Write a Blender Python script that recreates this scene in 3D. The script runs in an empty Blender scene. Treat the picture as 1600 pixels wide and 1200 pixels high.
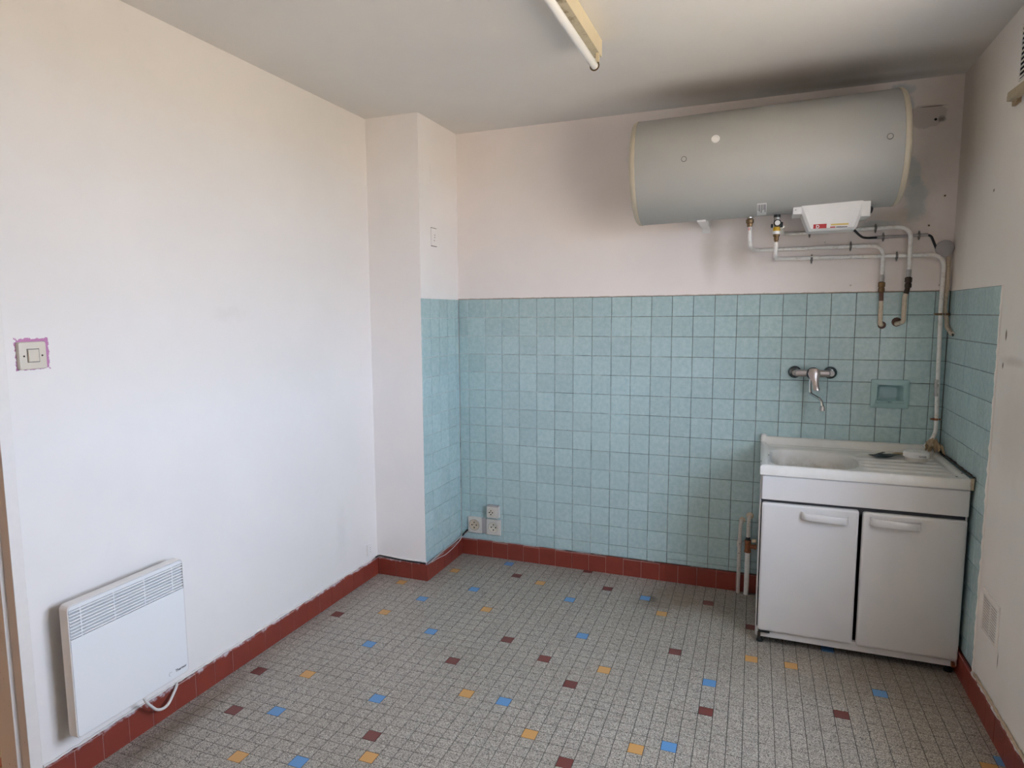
import bpy, bmesh, math, random
from mathutils import Vector, Matrix
import numpy as np
random.seed(7)
S = bpy.context.scene
COL = S.collection

# ------------------------------------------------------------------ camera
CAM = Vector((1.6656, -3.754, 1.5083)); EUL = (1.45676, 0.00845, 0.38614)
FPX = 1044.631; PX = 764.458; PY = 611.199            # focal length and principal point, 1600x1200 frame
cam = bpy.data.cameras.new('camera'); camo = bpy.data.objects.new('camera', cam); COL.objects.link(camo)
camo.location = CAM; camo.rotation_euler = EUL
cam.sensor_fit = 'HORIZONTAL'; cam.sensor_width = 36.0; cam.lens = FPX / 1600 * 36
cam.shift_x = (800 - PX) / 1600; cam.shift_y = (PY - 600) / 1600
cam.clip_start = 0.05; cam.clip_end = 300
S.camera = camo

# ------------------------------------------------------------------ sky, sun, exposure
SKY = (0.69, 0.775, 0.985); SKY_STRENGTH = 5.0
SUN_STRENGTH = 5.2
EXPOSURE = 2.36
WTH = 0.30                                                  # thickness of that wall
WIN_Y0, WIN_Y1, WIN_Z0, WIN_Z1 = -2.50, -1.36, 0.90, 2.22   # the window in the right wall
W = bpy.data.worlds.new('world'); S.world = W; W.use_nodes = True
bg = W.node_tree.nodes['Background']; bg.inputs[0].default_value = (*SKY, 1); bg.inputs[1].default_value = SKY_STRENGTH
sun = bpy.data.lights.new('sun', 'SUN'); suno = bpy.data.objects.new('sun', sun); COL.objects.link(suno)
sun.energy = SUN_STRENGTH; sun.angle = 0.01; sun.color = (1.0, 0.93, 0.82)
suno.rotation_euler = Vector((0.75, 0.25, -0.85)).to_track_quat('-Z', 'Y').to_euler()   # from behind the building, never through the window
suno.location = (-3, -2, 6)
pl = bpy.data.lights.new('window_portal', 'AREA'); plo = bpy.data.objects.new('window_portal', pl); COL.objects.link(plo)
pl.shape = 'RECTANGLE'; pl.size = WIN_Z1 - WIN_Z0; pl.size_y = WIN_Y1 - WIN_Y0
plo.location = (2.478 + WTH + 0.01, (WIN_Y0 + WIN_Y1) / 2, (WIN_Z0 + WIN_Z1) / 2); plo.rotation_euler = (0, math.pi / 2, 0)
pl.cycles.is_portal = True
S.view_settings.view_transform = 'Standard'; S.view_settings.look = 'None'
S.view_settings.gamma = 1; S.view_settings.use_curve_mapping = False
S.view_settings.exposure = EXPOSURE
S.cycles.max_bounces = 10; S.cycles.diffuse_bounces = 7; S.cycles.glossy_bounces = 4
S.cycles.transparent_max_bounces = 8; S.cycles.sample_clamp_indirect = 8; S.cycles.caustics_reflective = False; S.cycles.caustics_refractive = False

# ------------------------------------------------------------------ measured room (metres): back wall y=0, floor z=0
XP, XL, XR = -0.389, -0.064, 2.478        # left wall, right face of the column, right wall
YP, ZC, ZT, YB = -0.483, 2.576, 1.600, -4.35
P = 0.11                                  # wall tile pitch
_M = camo.rotation_euler.to_matrix()
def ray(u, v): return _M @ Vector(((u - PX) / FPX, -(v - PY) / FPX, -1.0))
def hit(u, v, ax, val):                   # where the photograph's pixel meets a plane of the room
    d = ray(u, v); return CAM + d * ((val - CAM[ax]) / d[ax])
def hx(u, v, x): return hit(u, v, 0, x)
def hy(u, v, y): return hit(u, v, 1, y)
def hz(u, v, z): return hit(u, v, 2, z)
def to_px(p):
    d = _M.transposed() @ (Vector(p) - CAM); return (PX + FPX * d.x / -d.z, PY - FPX * d.y / -d.z, -d.z)

# ------------------------------------------------------------------ materials
MATS = {}
class NT:
    def __init__(s, name):
        s.m = bpy.data.materials.new(name); s.m.use_nodes = True; s.t = s.m.node_tree
        s.b = s.t.nodes['Principled BSDF']; MATS[name] = s.m
    def n(s, kind, **kw):
        x = s.t.nodes.new(kind)
        for k, v in kw.items():
            if k.startswith('i_'): x.inputs[k[2:].replace('_', ' ')].default_value = v
            else: setattr(x, k, v)
        return x
    def l(s, a, b): s.t.links.new(a, b)
    def pos(s):
        return s.n('ShaderNodeNewGeometry').outputs['Position']
    def noise(s, vec, scale, detail=4, rough=0.55, dist=0.0):
        x = s.n('ShaderNodeTexNoise'); x.inputs['Scale'].default_value = scale; x.inputs['Detail'].default_value = detail
        x.inputs['Roughness'].default_value = rough; x.inputs['Distortion'].default_value = dist; s.l(vec, x.inputs['Vector']); return x.outputs['Fac']
    def ramp(s, fac, stops, interp='LINEAR'):
        r = s.n('ShaderNodeValToRGB'); r.color_ramp.interpolation = interp; e = r.color_ramp.elements
        while len(e) < len(stops): e.new(0.5)
        for el, (p, c) in zip(e, stops):
            el.position = p; el.color = (*c, 1) if len(c) == 3 else c
        s.l(fac, r.inputs[0]); return r.outputs['Color']
    def mix(s, fac, a, b, mode='MIX'):
        x = s.n('ShaderNodeMix', data_type='RGBA', blend_type=mode)
        for sock, val in ((x.inputs['Factor'], fac), (x.inputs['A'], a), (x.inputs['B'], b)):
            if hasattr(val, 'links'): s.l(val, sock)
            else: sock.default_value = val if isinstance(val, (int, float)) else (*val, 1)
        return x.outputs['Result']
    def math(s, op, a, b=None, clamp=False):
        x = s.n('ShaderNodeMath', operation=op, use_clamp=clamp)
        for i, v in enumerate((a, b)):
            if v is None: continue
            if hasattr(v, 'links'): s.l(v, x.inputs[i])
            else: x.inputs[i].default_value = v
        return x.outputs[0]
    def sep(s, vec):
        x = s.n('ShaderNodeSeparateXYZ'); s.l(vec, x.inputs[0]); return x.outputs
    def bump(s, h, strength=0.2, dist=0.002):
        x = s.n('ShaderNodeBump'); x.inputs['Strength'].default_value = strength; x.inputs['Distance'].default_value = dist
        s.l(h, x.inputs['Height']); s.l(x.outputs[0], s.b.inputs['Normal'])
    def col(s, c):
        if hasattr(c, 'links'): s.l(c, s.b.inputs['Base Color'])
        else: s.b.inputs['Base Color'].default_value = (*c, 1)
    def blob(s, vec, c, r, soft=0.5, warp=None, amt=0.0):
        """1 inside an ellipsoid at c with radii r, fading over 'soft' of the radius; edge warped by a noise value"""
        m = s.n('ShaderNodeVectorMath', operation='SUBTRACT'); s.l(vec, m.inputs[0]); m.inputs[1].default_value = c
        d = s.n('ShaderNodeVectorMath', operation='DIVIDE'); s.l(m.outputs[0], d.inputs[0]); d.inputs[1].default_value = r
        ln = s.n('ShaderNodeVectorMath', operation='LENGTH'); s.l(d.outputs[0], ln.inputs[0]); v = ln.outputs['Value']
        if warp is not None: v = s.math('ADD', v, s.math('MULTIPLY', s.math('SUBTRACT', warp, 0.5), amt))
        mr = s.n('ShaderNodeMapRange'); mr.interpolation_type = 'SMOOTHSTEP'; s.l(v, mr.inputs['Value'])
        mr.inputs['From Min'].default_value = 1 - soft; mr.inputs['From Max'].default_value = 1 + soft * 0.4
        mr.inputs['To Min'].default_value = 1; mr.inputs['To Max'].default_value = 0
        return mr.outputs['Result']
    def step(s, v, lo, hi):
        mr = s.n('ShaderNodeMapRange'); mr.interpolation_type = 'SMOOTHSTEP'; s.l(v, mr.inputs['Value'])
        mr.inputs['From Min'].default_value = lo; mr.inputs['From Max'].default_value = hi; return mr.outputs['Result']

def plain(name, c, rough=0.5, metal=0.0, var=0.06, scale=30, bump=0.0, spec=0.5, coat=0.0):
    t = NT(name); v = t.pos()
    nz = t.noise(v, scale, 3)
    t.col(t.mix(nz, tuple(x * (1 - var) for x in c), tuple(min(1, x * (1 + var)) for x in c)))
    t.b.inputs['Roughness'].default_value = rough; t.b.inputs['Metallic'].default_value = metal
    t.b.inputs['Specular IOR Level'].default_value = spec; t.b.inputs['Coat Weight'].default_value = coat
    if bump: t.bump(t.noise(v, scale * 4, 3), bump, 0.001)
    return t.m

def wall_paint(name, base, extra=None):
    t = NT(name); v = t.pos()
    big = t.noise(v, 1.6, 4, 0.6); fine = t.noise(v, 55, 3)
    c = t.mix(t.step(big, 0.3, 0.7), tuple(x * 0.955 for x in base), base)
    c = t.mix(t.math('MULTIPLY', t.step(t.noise(v, 14, 5, 0.65), 0.62, 0.78), 0.25), c, tuple(x * 0.88 for x in base))
    if extra: c = extra(t, v, c)
    t.col(c); t.b.inputs['Roughness'].default_value = 0.62; t.b.inputs['Specular IOR Level'].default_value = 0.3
    h = t.math('ADD', t.math('MULTIPLY', t.noise(v, 9, 4), 1.0), t.math('MULTIPLY', fine, 0.25)); t.bump(h, 0.22, 0.004)
    return t.m
WHITE = (0.835, 0.80, 0.77)
def left_extra(t, v, c):
    w = t.noise(v, 70, 4, 0.6)
    y, z = t.sep(v)[1:3]
    d = t.math('MAXIMUM', t.math('DIVIDE', t.math('ABSOLUTE', t.math('ADD', y, 2.3935)), 0.0505), t.math('DIVIDE', t.math('ABSOLUTE', t.math('SUBTRACT', z, 1.4015)), 0.047))
    m = t.math('SUBTRACT', 1.0, t.step(t.math('ADD', d, t.math('MULTIPLY', t.math('SUBTRACT', w, 0.5), 0.45)), 0.98, 1.03))      # old pink paint left bare around the switch
    c = t.mix(m, c, (0.50, 0.22, 0.40))
    sm = t.blob(v, (XP, -1.58, 1.52), (0.5, 0.10, 0.035), 0.9, t.noise(v, 40, 4), 1.6)
    c = t.mix(t.math('MULTIPLY', sm, 0.07), c, (0.35, 0.30, 0.28))
    sm = t.blob(v, (XP, -0.83, 0.35), (0.5, 0.05, 0.18), 0.9, t.noise(v, 25, 4), 1.2)
    return t.mix(t.math('MULTIPLY', sm, 0.08), c, (0.35, 0.30, 0.28))
wall_paint('paint_left', WHITE, left_extra)
wall_paint('paint_column', (0.90, 0.86, 0.835))
def back_extra(t, v, c):
    w = t.noise(v, 22, 5, 0.65); w2 = t.noise(v, 9, 4)
    # grime and streaks under the heater bracket and pipes
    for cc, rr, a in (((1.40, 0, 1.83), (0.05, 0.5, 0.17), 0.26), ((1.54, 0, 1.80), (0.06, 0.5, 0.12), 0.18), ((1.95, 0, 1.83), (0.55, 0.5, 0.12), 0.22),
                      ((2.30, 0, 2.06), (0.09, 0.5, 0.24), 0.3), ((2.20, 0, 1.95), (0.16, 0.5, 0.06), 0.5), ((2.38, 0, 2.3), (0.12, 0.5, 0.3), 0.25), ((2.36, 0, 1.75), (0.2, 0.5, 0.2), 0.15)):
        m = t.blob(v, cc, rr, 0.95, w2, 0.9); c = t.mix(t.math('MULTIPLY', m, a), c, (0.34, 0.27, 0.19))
    # old blue green paint showing through
    for cc, rr in (((2.235, 0, 2.535), (0.05, 0.5, 0.035)), ((2.315, 0, 2.03), (0.05, 0.5, 0.11)), ((2.26, 0, 2.46), (0.03, 0.5, 0.05)), ((2.30, 0, 2.16), (0.03, 0.5, 0.07)), ((2.17, 0, 1.925), (0.08, 0.5, 0.02))):
        m = t.blob(v, cc, rr, 0.45, w, 1.5); c = t.mix(t.math('MULTIPLY', m, 0.42), c, (0.30, 0.42, 0.45))
    # bare plaster patch beside the heater, with its broken edge
    m = t.blob(v, (2.335, 0, 2.405), (0.085, 0.5, 0.055), 0.12, w, 0.8); c = t.mix(t.math('MULTIPLY', m, 0.5), c, (0.45, 0.38, 0.36))
    m = t.blob(v, (2.36, 0, 2.447), (0.055, 0.5, 0.0035), 0.5, w, 0.9); c = t.mix(t.math('MULTIPLY', m, 0.7), c, (0.10, 0.085, 0.07))
    m = t.blob(v, (2.40, 0, 2.385), (0.018, 0.5, 0.016), 0.5, w, 1.8); c = t.mix(t.math('MULTIPLY', m, 0.7), c, (0.09, 0.07, 0.05))
    # brown line where the plaster meets the tiles
    z = t.sep(v)[2]; e = t.math('ADD', z, t.math('MULTIPLY', t.math('SUBTRACT', w, 0.5), 0.012))
    m = t.math('SUBTRACT', 1.0, t.step(e, ZT + 0.002, ZT + 0.008)); return t.mix(t.math('MULTIPLY', m, 0.7), c, (0.30, 0.20, 0.12))
wall_paint('paint_back', (0.89, 0.82, 0.785), back_extra)
def right_extra(t, v, c):
    w = t.noise(v, 14, 5, 0.65)
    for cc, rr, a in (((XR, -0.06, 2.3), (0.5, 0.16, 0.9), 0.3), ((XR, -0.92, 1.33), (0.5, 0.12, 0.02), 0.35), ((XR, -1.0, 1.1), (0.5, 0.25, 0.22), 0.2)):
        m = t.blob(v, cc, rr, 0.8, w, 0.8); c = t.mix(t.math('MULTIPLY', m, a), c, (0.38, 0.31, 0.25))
    for cc, rr in (((XR, -0.83, 1.42), (0.5, 0.008, 0.02)), ((XR, -0.82, 1.31), (0.5, 0.008, 0.012)), ((XR, -0.55, 1.97), (0.5, 0.012, 0.008)), ((XR, -1.01, 0.28), (0.5, 0.004, 0.03))):
        m = t.blob(v, cc, rr, 0.6, w, 1.0); c = t.mix(m, c, (0.18, 0.14, 0.09))
    return c
wall_paint('paint_right', (0.83, 0.785, 0.725), right_extra)
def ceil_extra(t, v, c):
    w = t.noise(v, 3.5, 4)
    m = t.blob(v, (1.75, -0.27, ZC), (0.85, 0.20, 0.5), 0.95, w, 0.5)                   # heater's soft shadow plus soot, put into the ceiling colour here and below
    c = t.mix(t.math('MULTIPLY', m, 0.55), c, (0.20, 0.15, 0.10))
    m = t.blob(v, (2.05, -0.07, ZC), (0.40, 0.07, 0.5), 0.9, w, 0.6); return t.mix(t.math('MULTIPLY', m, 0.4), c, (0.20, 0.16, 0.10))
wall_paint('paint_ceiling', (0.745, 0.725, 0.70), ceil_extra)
wall_paint('paint_plain', (0.85, 0.82, 0.79))
plain('frame_paint', (0.78, 0.74, 0.70), 0.45, var=0.05)
def frame_mat():
    t = NT('frame_shaded'); v = t.pos()  # frame paint with the reveal's shade put into its colour, plus worn chips
    c = t.mix(t.step(t.noise(v, 90, 4), 0.66, 0.72), (0.56, 0.49, 0.44), (0.20, 0.14, 0.09)); t.col(c); t.b.inputs['Roughness'].default_value = 0.5
frame_mat()

def tile_mat():
    t = NT('wall_tile'); v = t.pos(); oi = t.n('ShaderNodeObjectInfo')
    rnd = oi.outputs['Random']
    cl = t.noise(v, 42, 5, 0.7); fine = t.noise(v, 300, 3, 0.6)
    c = t.mix(t.step(cl, 0.32, 0.68), (0.375, 0.52, 0.53), (0.475, 0.605, 0.605))
    c = t.mix(t.math('MULTIPLY', t.step(fine, 0.45, 0.75), 0.25), c, (0.55, 0.68, 0.66))
    hsv = t.n('ShaderNodeHueSaturation'); t.l(c, hsv.inputs['Color']); mr = t.n('ShaderNodeMapRange'); t.l(rnd, mr.inputs['Value'])
    mr.inputs['To Min'].default_value = 0.95; mr.inputs['To Max'].default_value = 1.05; t.l(mr.outputs[0], hsv.inputs['Value'])
    t.col(hsv.outputs[0]); t.b.inputs['Roughness'].default_value = 0.22; t.b.inputs['Specular IOR Level'].default_value = 0.45
    t.bump(t.noise(v, 26, 3), 0.10, 0.003)
tile_mat()
plain('soap_ceramic', (0.34, 0.51, 0.51), 0.18, var=0.07, scale=40)
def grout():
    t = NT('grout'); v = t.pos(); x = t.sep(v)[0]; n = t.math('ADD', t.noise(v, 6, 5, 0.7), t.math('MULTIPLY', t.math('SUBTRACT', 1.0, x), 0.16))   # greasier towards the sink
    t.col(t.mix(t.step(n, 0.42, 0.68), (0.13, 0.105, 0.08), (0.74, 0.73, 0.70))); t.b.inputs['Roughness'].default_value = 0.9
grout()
def floor_mats():
    t = NT('floor_speckle'); v = t.pos(); oi = t.n('ShaderNodeObjectInfo')
    vo = t.n('ShaderNodeTexVoronoi', feature='F1'); vo.inputs['Scale'].default_value = 430; t.l(v, vo.inputs['Vector'])
    r = t.sep(vo.outputs['Color'])[0]
    c = t.ramp(r, [(0.0, (0.072, 0.066, 0.056)), (0.22, (0.13, 0.119, 0.10)), (0.36, (0.288, 0.263, 0.223)), (0.62, (0.385, 0.35, 0.298)), (0.86, (0.50, 0.455, 0.392)), (1.0, (0.64, 0.595, 0.525))])
    big = t.noise(v, 2.2, 4, 0.6)
    c = t.mix(t.math('MULTIPLY', t.step(big, 0.35, 0.75), 0.22), c, (0.20, 0.17, 0.13))
    w = t.noise(v, 9, 5, 0.65)
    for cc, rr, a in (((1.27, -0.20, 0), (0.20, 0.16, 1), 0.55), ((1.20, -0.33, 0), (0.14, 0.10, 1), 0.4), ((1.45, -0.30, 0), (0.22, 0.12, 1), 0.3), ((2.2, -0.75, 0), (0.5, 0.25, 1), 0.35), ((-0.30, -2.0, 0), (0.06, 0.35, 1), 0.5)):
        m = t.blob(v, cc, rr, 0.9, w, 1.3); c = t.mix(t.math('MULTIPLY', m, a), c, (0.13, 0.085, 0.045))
    m = t.blob(v, (1.17, -0.27, 0), (0.035, 0.05, 1), 0.8, w, 1.6); c = t.mix(t.math('MULTIPLY', m, 0.7), c, (0.06, 0.045, 0.035))
    t.col(c); t.b.inputs['Roughness'].default_value = 0.42; t.b.inputs['Specular IOR Level'].default_value = 0.4
    t = NT('floor_joint'); v = t.pos(); t.col(t.mix(t.noise(v, 12, 3), (0.025, 0.022, 0.018), (0.085, 0.075, 0.065))); t.b.inputs['Roughness'].default_value = 0.85
floor_mats()
plain('floor_blue', (0.095, 0.25, 0.49), 0.4, var=0.10, scale=300)
plain('floor_orange', (0.53, 0.28, 0.085), 0.4, var=0.10, scale=300)
plain('floor_brown', (0.15, 0.036, 0.028), 0.4, var=0.16, scale=300)
def plinth(name, smear):
    t = NT(name); v = t.pos()
    c = t.mix(t.noise(v, 18, 4), (0.20, 0.034, 0.022), (0.27, 0.048, 0.030))
    sp = t.step(t.noise(v, 260, 2), 0.76, 0.80); c = t.mix(t.math('MULTIPLY', sp, 0.5), c, (0.6, 0.45, 0.42))
    if smear:
        z = t.sep(v)[2]; n1 = t.noise(v, 26, 5, 0.7)
        e = t.math('ADD', z, t.math('MULTIPLY', t.math('SUBTRACT', n1, 0.5), 0.075))
        c = t.mix(t.math('MULTIPLY', t.step(e, 0.092, 0.108), 0.75), c, (0.66, 0.60, 0.62))
    t.col(c); t.b.inputs['Roughness'].default_value = 0.38
plinth('plinth_red', False); plinth('plinth_smeared', True)
plain('plinth_joint', (0.50, 0.36, 0.33), 0.8)
plain('caulk', (0.70, 0.66, 0.62), 0.6, var=0.15, scale=60, bump=0.3)
plain('caulk_tan', (0.50, 0.40, 0.28), 0.6, var=0.3, scale=60, bump=0.3)
plain('enamel_white', (0.78, 0.765, 0.75), 0.22, var=0.015, scale=4, coat=0.2)
plain('cabinet_white', (0.66, 0.645, 0.63), 0.33, var=0.03, scale=6, bump=0.03)
def sink_mat():
    t = NT('sink_enamel'); v = t.pos(); z = t.sep(v)[2]
    low = t.math('SUBTRACT', 1.0, t.step(z, 0.70, 0.815)); n = t.noise(v, 18, 5, 0.65)
    c = t.mix(t.math('MULTIPLY', t.step(n, 0.35, 0.7), t.math('ADD', t.math('MULTIPLY', low, 0.85), 0.12)), (0.68, 0.67, 0.635), (0.38, 0.325, 0.235))
    t.col(c); t.b.inputs['Roughness'].default_value = 0.32
sink_mat()
plain('heater_enamel', (0.42, 0.42, 0.40), 0.5, var=0.05, scale=3, spec=0.3)
plain('heater_cream', (0.56, 0.50, 0.385), 0.45, var=0.06)
plain('white_plastic', (0.80, 0.79, 0.77), 0.35, var=0.03)
plain('radiator_white', (0.80, 0.80, 0.80), 0.34, var=0.015, scale=5)
plain('radiator_shell', (0.74, 0.71, 0.68), 0.4, var=0.03)
plain('dark_inside', (0.05, 0.05, 0.055), 0.7)
plain('ivory_plastic', (0.66, 0.60, 0.50), 0.4, var=0.05)
plain('old_plastic', (0.66, 0.62, 0.56), 0.42, var=0.12, scale=60)
plain('grey_plastic', (0.40, 0.37, 0.36), 0.5, var=0.1)
plain('black_rubber', (0.012, 0.012, 0.012), 0.5)
plain('black_plastic', (0.02, 0.022, 0.02), 0.45)
plain('hole_black', (0.01, 0.009, 0.008), 0.9)
def pipe_paint(name, base, dirt, amt):
    t = NT(name); v = t.pos(); n = t.noise(v, 45, 5, 0.7)
    c = t.mix(t.math('MULTIPLY', t.step(n, 0.45, 0.75), amt), base, dirt)
    nrm = t.sep(t.n('ShaderNodeNewGeometry').outputs['Normal'])[2]
    c = t.mix(t.math('MULTIPLY', t.step(nrm, 0.80, 0.98), 0.75), c, (0.24, 0.18, 0.12))          # dust lying on top
    t.col(c); t.b.inputs['Roughness'].default_value = 0.4
pipe_paint('pipe_white', (0.80, 0.785, 0.75), (0.42, 0.36, 0.28), 0.5)
pipe_paint('pipe_cream', (0.62, 0.52, 0.39), (0.33, 0.23, 0.14), 0.6)
def riser():
    t = NT('pipe_flaked'); v = t.pos(); n = t.noise(v, 110, 4, 0.6)
    c = t.mix(t.step(n, 0.62, 0.68), (0.60, 0.55, 0.50), (0.05, 0.04, 0.035)); t.col(c); t.b.inputs['Roughness'].default_value = 0.5
riser()
plain('rust', (0.24, 0.085, 0.035), 0.85, var=0.5, scale=90, bump=0.4)
plain('brass_dark', (0.20, 0.125, 0.06), 0.42, 0.7, var=0.3, scale=90)
plain('brass_black', (0.05, 0.033, 0.022), 0.5, 0.5, var=0.4, scale=90)
plain('scorched', (0.12, 0.055, 0.035), 0.6, var=0.5, scale=60)
plain('steel', (0.42, 0.41, 0.39), 0.35, 0.9, var=0.15, scale=90)
plain('clip_dark', (0.19, 0.18, 0.165), 0.5, 0.6, var=0.3, scale=200)
plain('chrome', (0.60, 0.60, 0.60), 0.16, 1.0, var=0.03)
plain('chrome_dull', (0.42, 0.38, 0.36), 0.30, 0.85, var=0.08)
plain('rosette', (0.13, 0.145, 0.145), 0.25, 0.9, var=0.1)
plain('yellow_plastic', (0.62, 0.38, 0.015), 0.4)
plain('red_print', (0.50, 0.03, 0.035), 0.4); plain('yellow_print', (0.72, 0.55, 0.17), 0.5); plain('ink', (0.03, 0.03, 0.035), 0.5)
plain('red_ring', (0.35, 0.02, 0.02), 0.4); plain('blue_ring', (0.015, 0.02, 0.09), 0.4)
plain('paper_white', (0.74, 0.75, 0.74), 0.6)
plain('masking_tape', (0.42, 0.30, 0.18), 0.7, var=0.4, scale=60, bump=0.4)
plain('batten_cream', (0.70, 0.60, 0.41), 0.42, var=0.06)
def batten_dirty():
    t = NT('batten_dirty'); v = t.pos(); n = t.noise(v, 26, 5, 0.7)
    t.col(t.mix(t.step(n, 0.45, 0.72), (0.55, 0.49, 0.35), (0.24, 0.18, 0.10))); t.b.inputs['Roughness'].default_value = 0.5
batten_dirty()
plain('tube_glass', (0.80, 0.80, 0.79), 0.2, var=0.01)
plain('beige_plastic', (0.46, 0.38, 0.25), 0.5, var=0.15, scale=40)
plain('ground_earth', (0.56, 0.43, 0.29), 0.9, var=0.1, scale=0.3)
def glass():
    t = NT('window_glass'); tr = t.n('ShaderNodeBsdfTransparent'); tr.inputs[0].default_value = (0.96, 0.98, 0.98, 1)
    gl = t.n('ShaderNodeBsdfGlossy'); gl.inputs['Roughness'].default_value = 0.02
    mx = t.n('ShaderNodeMixShader'); mx.inputs[0].default_value = 0.05; t.l(tr.outputs[0], mx.inputs[1]); t.l(gl.outputs[0], mx.inputs[2])
    t.l(mx.outputs[0], t.t.nodes['Material Output'].inputs['Surface'])
glass()

# ------------------------------------------------------------------ mesh helpers
class MB:
    def __init__(s): s.v = []; s.f = []; s.mi = []; s.cur = 0
    def add(s, vs, fs):
        o = len(s.v); s.v += [Vector(x) for x in vs]
        for f in fs: s.f.append([i + o for i in f]); s.mi.append(s.cur)
        return s
    def box(s, a, b):
        x0, y0, z0 = (min(p, q) for p, q in zip(a, b)); x1, y1, z1 = (max(p, q) for p, q in zip(a, b))
        return s.add([(x0, y0, z0), (x1, y0, z0), (x1, y1, z0), (x0, y1, z0), (x0, y0, z1), (x1, y0, z1), (x1, y1, z1), (x0, y1, z1)],
                     [(0, 3, 2, 1), (4, 5, 6, 7), (0, 1, 5, 4), (1, 2, 6, 5), (2, 3, 7, 6), (3, 0, 4, 7)])
    def prism(s, poly, ext, cap=True):          # poly: closed ring of points, ext: vector
        n = len(poly); e = Vector(ext); a = [Vector(p) for p in poly]; b = [p + e for p in a]
        fs = [(i, (i + 1) % n, n + (i + 1) % n, n + i) for i in range(n)]
        if cap: fs += [tuple(range(n))[::-1], tuple(range(n, 2 * n))]
        return s.add(a + b, fs)
    def loft(s, rings, cap=True, closed=True):
        n = len(rings[0]); vs = [Vector(p) for r in rings for p in r]; fs = []
        for k in range(len(rings) - 1):
            for i in range(n if closed else n - 1):
                j = (i + 1) % n; fs.append((k * n + i, k * n + j, (k + 1) * n + j, (k + 1) * n + i))
        if cap: fs += [tuple(range(n))[::-1], tuple((len(rings) - 1) * n + i for i in range(n))]
        return s.add(vs, fs)
    def lathe(s, base, axis, prof, seg=24):     # prof: (distance along axis, radius)
        ax = Vector(axis).normalized(); t = Vector((0, 0, 1)) if abs(ax.z) < 0.9 else Vector((1, 0, 0))
        u = ax.cross(t).normalized(); w = ax.cross(u); base = Vector(base)
        return s.loft([[base + ax * d + (u * math.cos(2 * math.pi * i / seg) + w * math.sin(2 * math.pi * i / seg)) * max(r, 1e-5) for i in range(seg)] for d, r in prof])
    def tube(s, pts, r, fillet=0.0, seg=10, fs=6):
        path = rounded(pts, fillet, fs) if fillet else [Vector(p) for p in pts]
        rings = []; up = None
        for i, p in enumerate(path):
            d = (path[min(i + 1, len(path) - 1)] - path[max(i - 1, 0)]).normalized()
            if up is None:
                up = Vector((0, 0, 1)) if abs(d.z) < 0.9 else Vector((0, 1, 0))
            u = d.cross(up).normalized(); up = u.cross(d).normalized()
            rr = r[i] if isinstance(r, (list, tuple)) else r
            rings.append([p + (u * math.cos(2 * math.pi * k / seg) + up * math.sin(2 * math.pi * k / seg)) * rr for k in range(seg)])
        return s.loft(rings)
    def build(s, name, mat, parent=None, smooth=None, bevel=0.0, bseg=2, origin=None):
        org = Vector(origin) if origin is not None else (Vector(parent['_o']) if parent is not None and '_o' in parent else Vector((0, 0, 0)))
        me = bpy.data.meshes.new(name); me.from_pydata([tuple(v - org) for v in s.v], [], s.f)
        bm = bmesh.new(); bm.from_mesh(me); bmesh.ops.recalc_face_normals(bm, faces=bm.faces); bm.to_mesh(me); bm.free()
        for m in (mat if isinstance(mat, (list, tuple)) else [mat]): me.materials.append(MATS[m])
        if len(set(s.mi)) > 1: me.polygons.foreach_set('material_index', s.mi)
        me.update(); o = bpy.data.objects.new(name, me); COL.objects.link(o)
        if parent is not None:
            o.parent = parent
            o['_o'] = org
        else:
            o.location = org; o['_o'] = org
        if smooth is not None:
            for p in me.polygons: p.use_smooth = True
            me.set_sharp_from_angle(angle=math.radians(smooth))
        if bevel:
            b = o.modifiers.new('bevel', 'BEVEL'); b.width = bevel; b.segments = bseg; b.limit_method = 'ANGLE'; b.angle_limit = math.radians(40)
            for p in me.polygons: p.use_smooth = True
            me.set_sharp_from_angle(angle=math.radians(60)); b.harden_normals = False
        return o
def rounded(pts, r, n=6):
    pts = [Vector(p) for p in pts]; out = [pts[0]]
    for i in range(1, len(pts) - 1):
        a, b, c = pts[i - 1], pts[i], pts[i + 1]; d0 = (a - b); d1 = (c - b)
        k = min(r, d0.length * 0.49, d1.length * 0.49)
        p0 = b + d0.normalized() * k; p1 = b + d1.normalized() * k
        for j in range(n + 1):
            t = j / n; out.append(p0 * (1 - t) ** 2 + b * 2 * t * (1 - t) + p1 * t ** 2)
    out.append(pts[-1]); return out
def thing(name, loc, label, cat, group=None):
    o = bpy.data.objects.new(name, None); COL.objects.link(o); o.location = loc; o['_o'] = Vector(loc); o.empty_display_size = 0.05
    tag(o, label, cat, group); return o
def tag(o, label, cat, group=None):
    o['label'] = label; o['category'] = cat
    if group: o['group'] = group
    return o
def struct(o, label=None):
    o['kind'] = 'structure'
    if label: o['label'] = label
    return o
def box(a, b): return MB().box(a, b)
def rrect(w, h, r, n=5):
    out = []
    for cx, cy, a0 in ((w / 2 - r, h / 2 - r, 0), (-w / 2 + r, h / 2 - r, 90), (-w / 2 + r, -h / 2 + r, 180), (w / 2 - r, -h / 2 + r, 270)):
        for k in range(n + 1):
            a = math.radians(a0 + 90 * k / n); out.append((cx + r * math.cos(a), cy + r * math.sin(a)))
    return out
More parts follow.
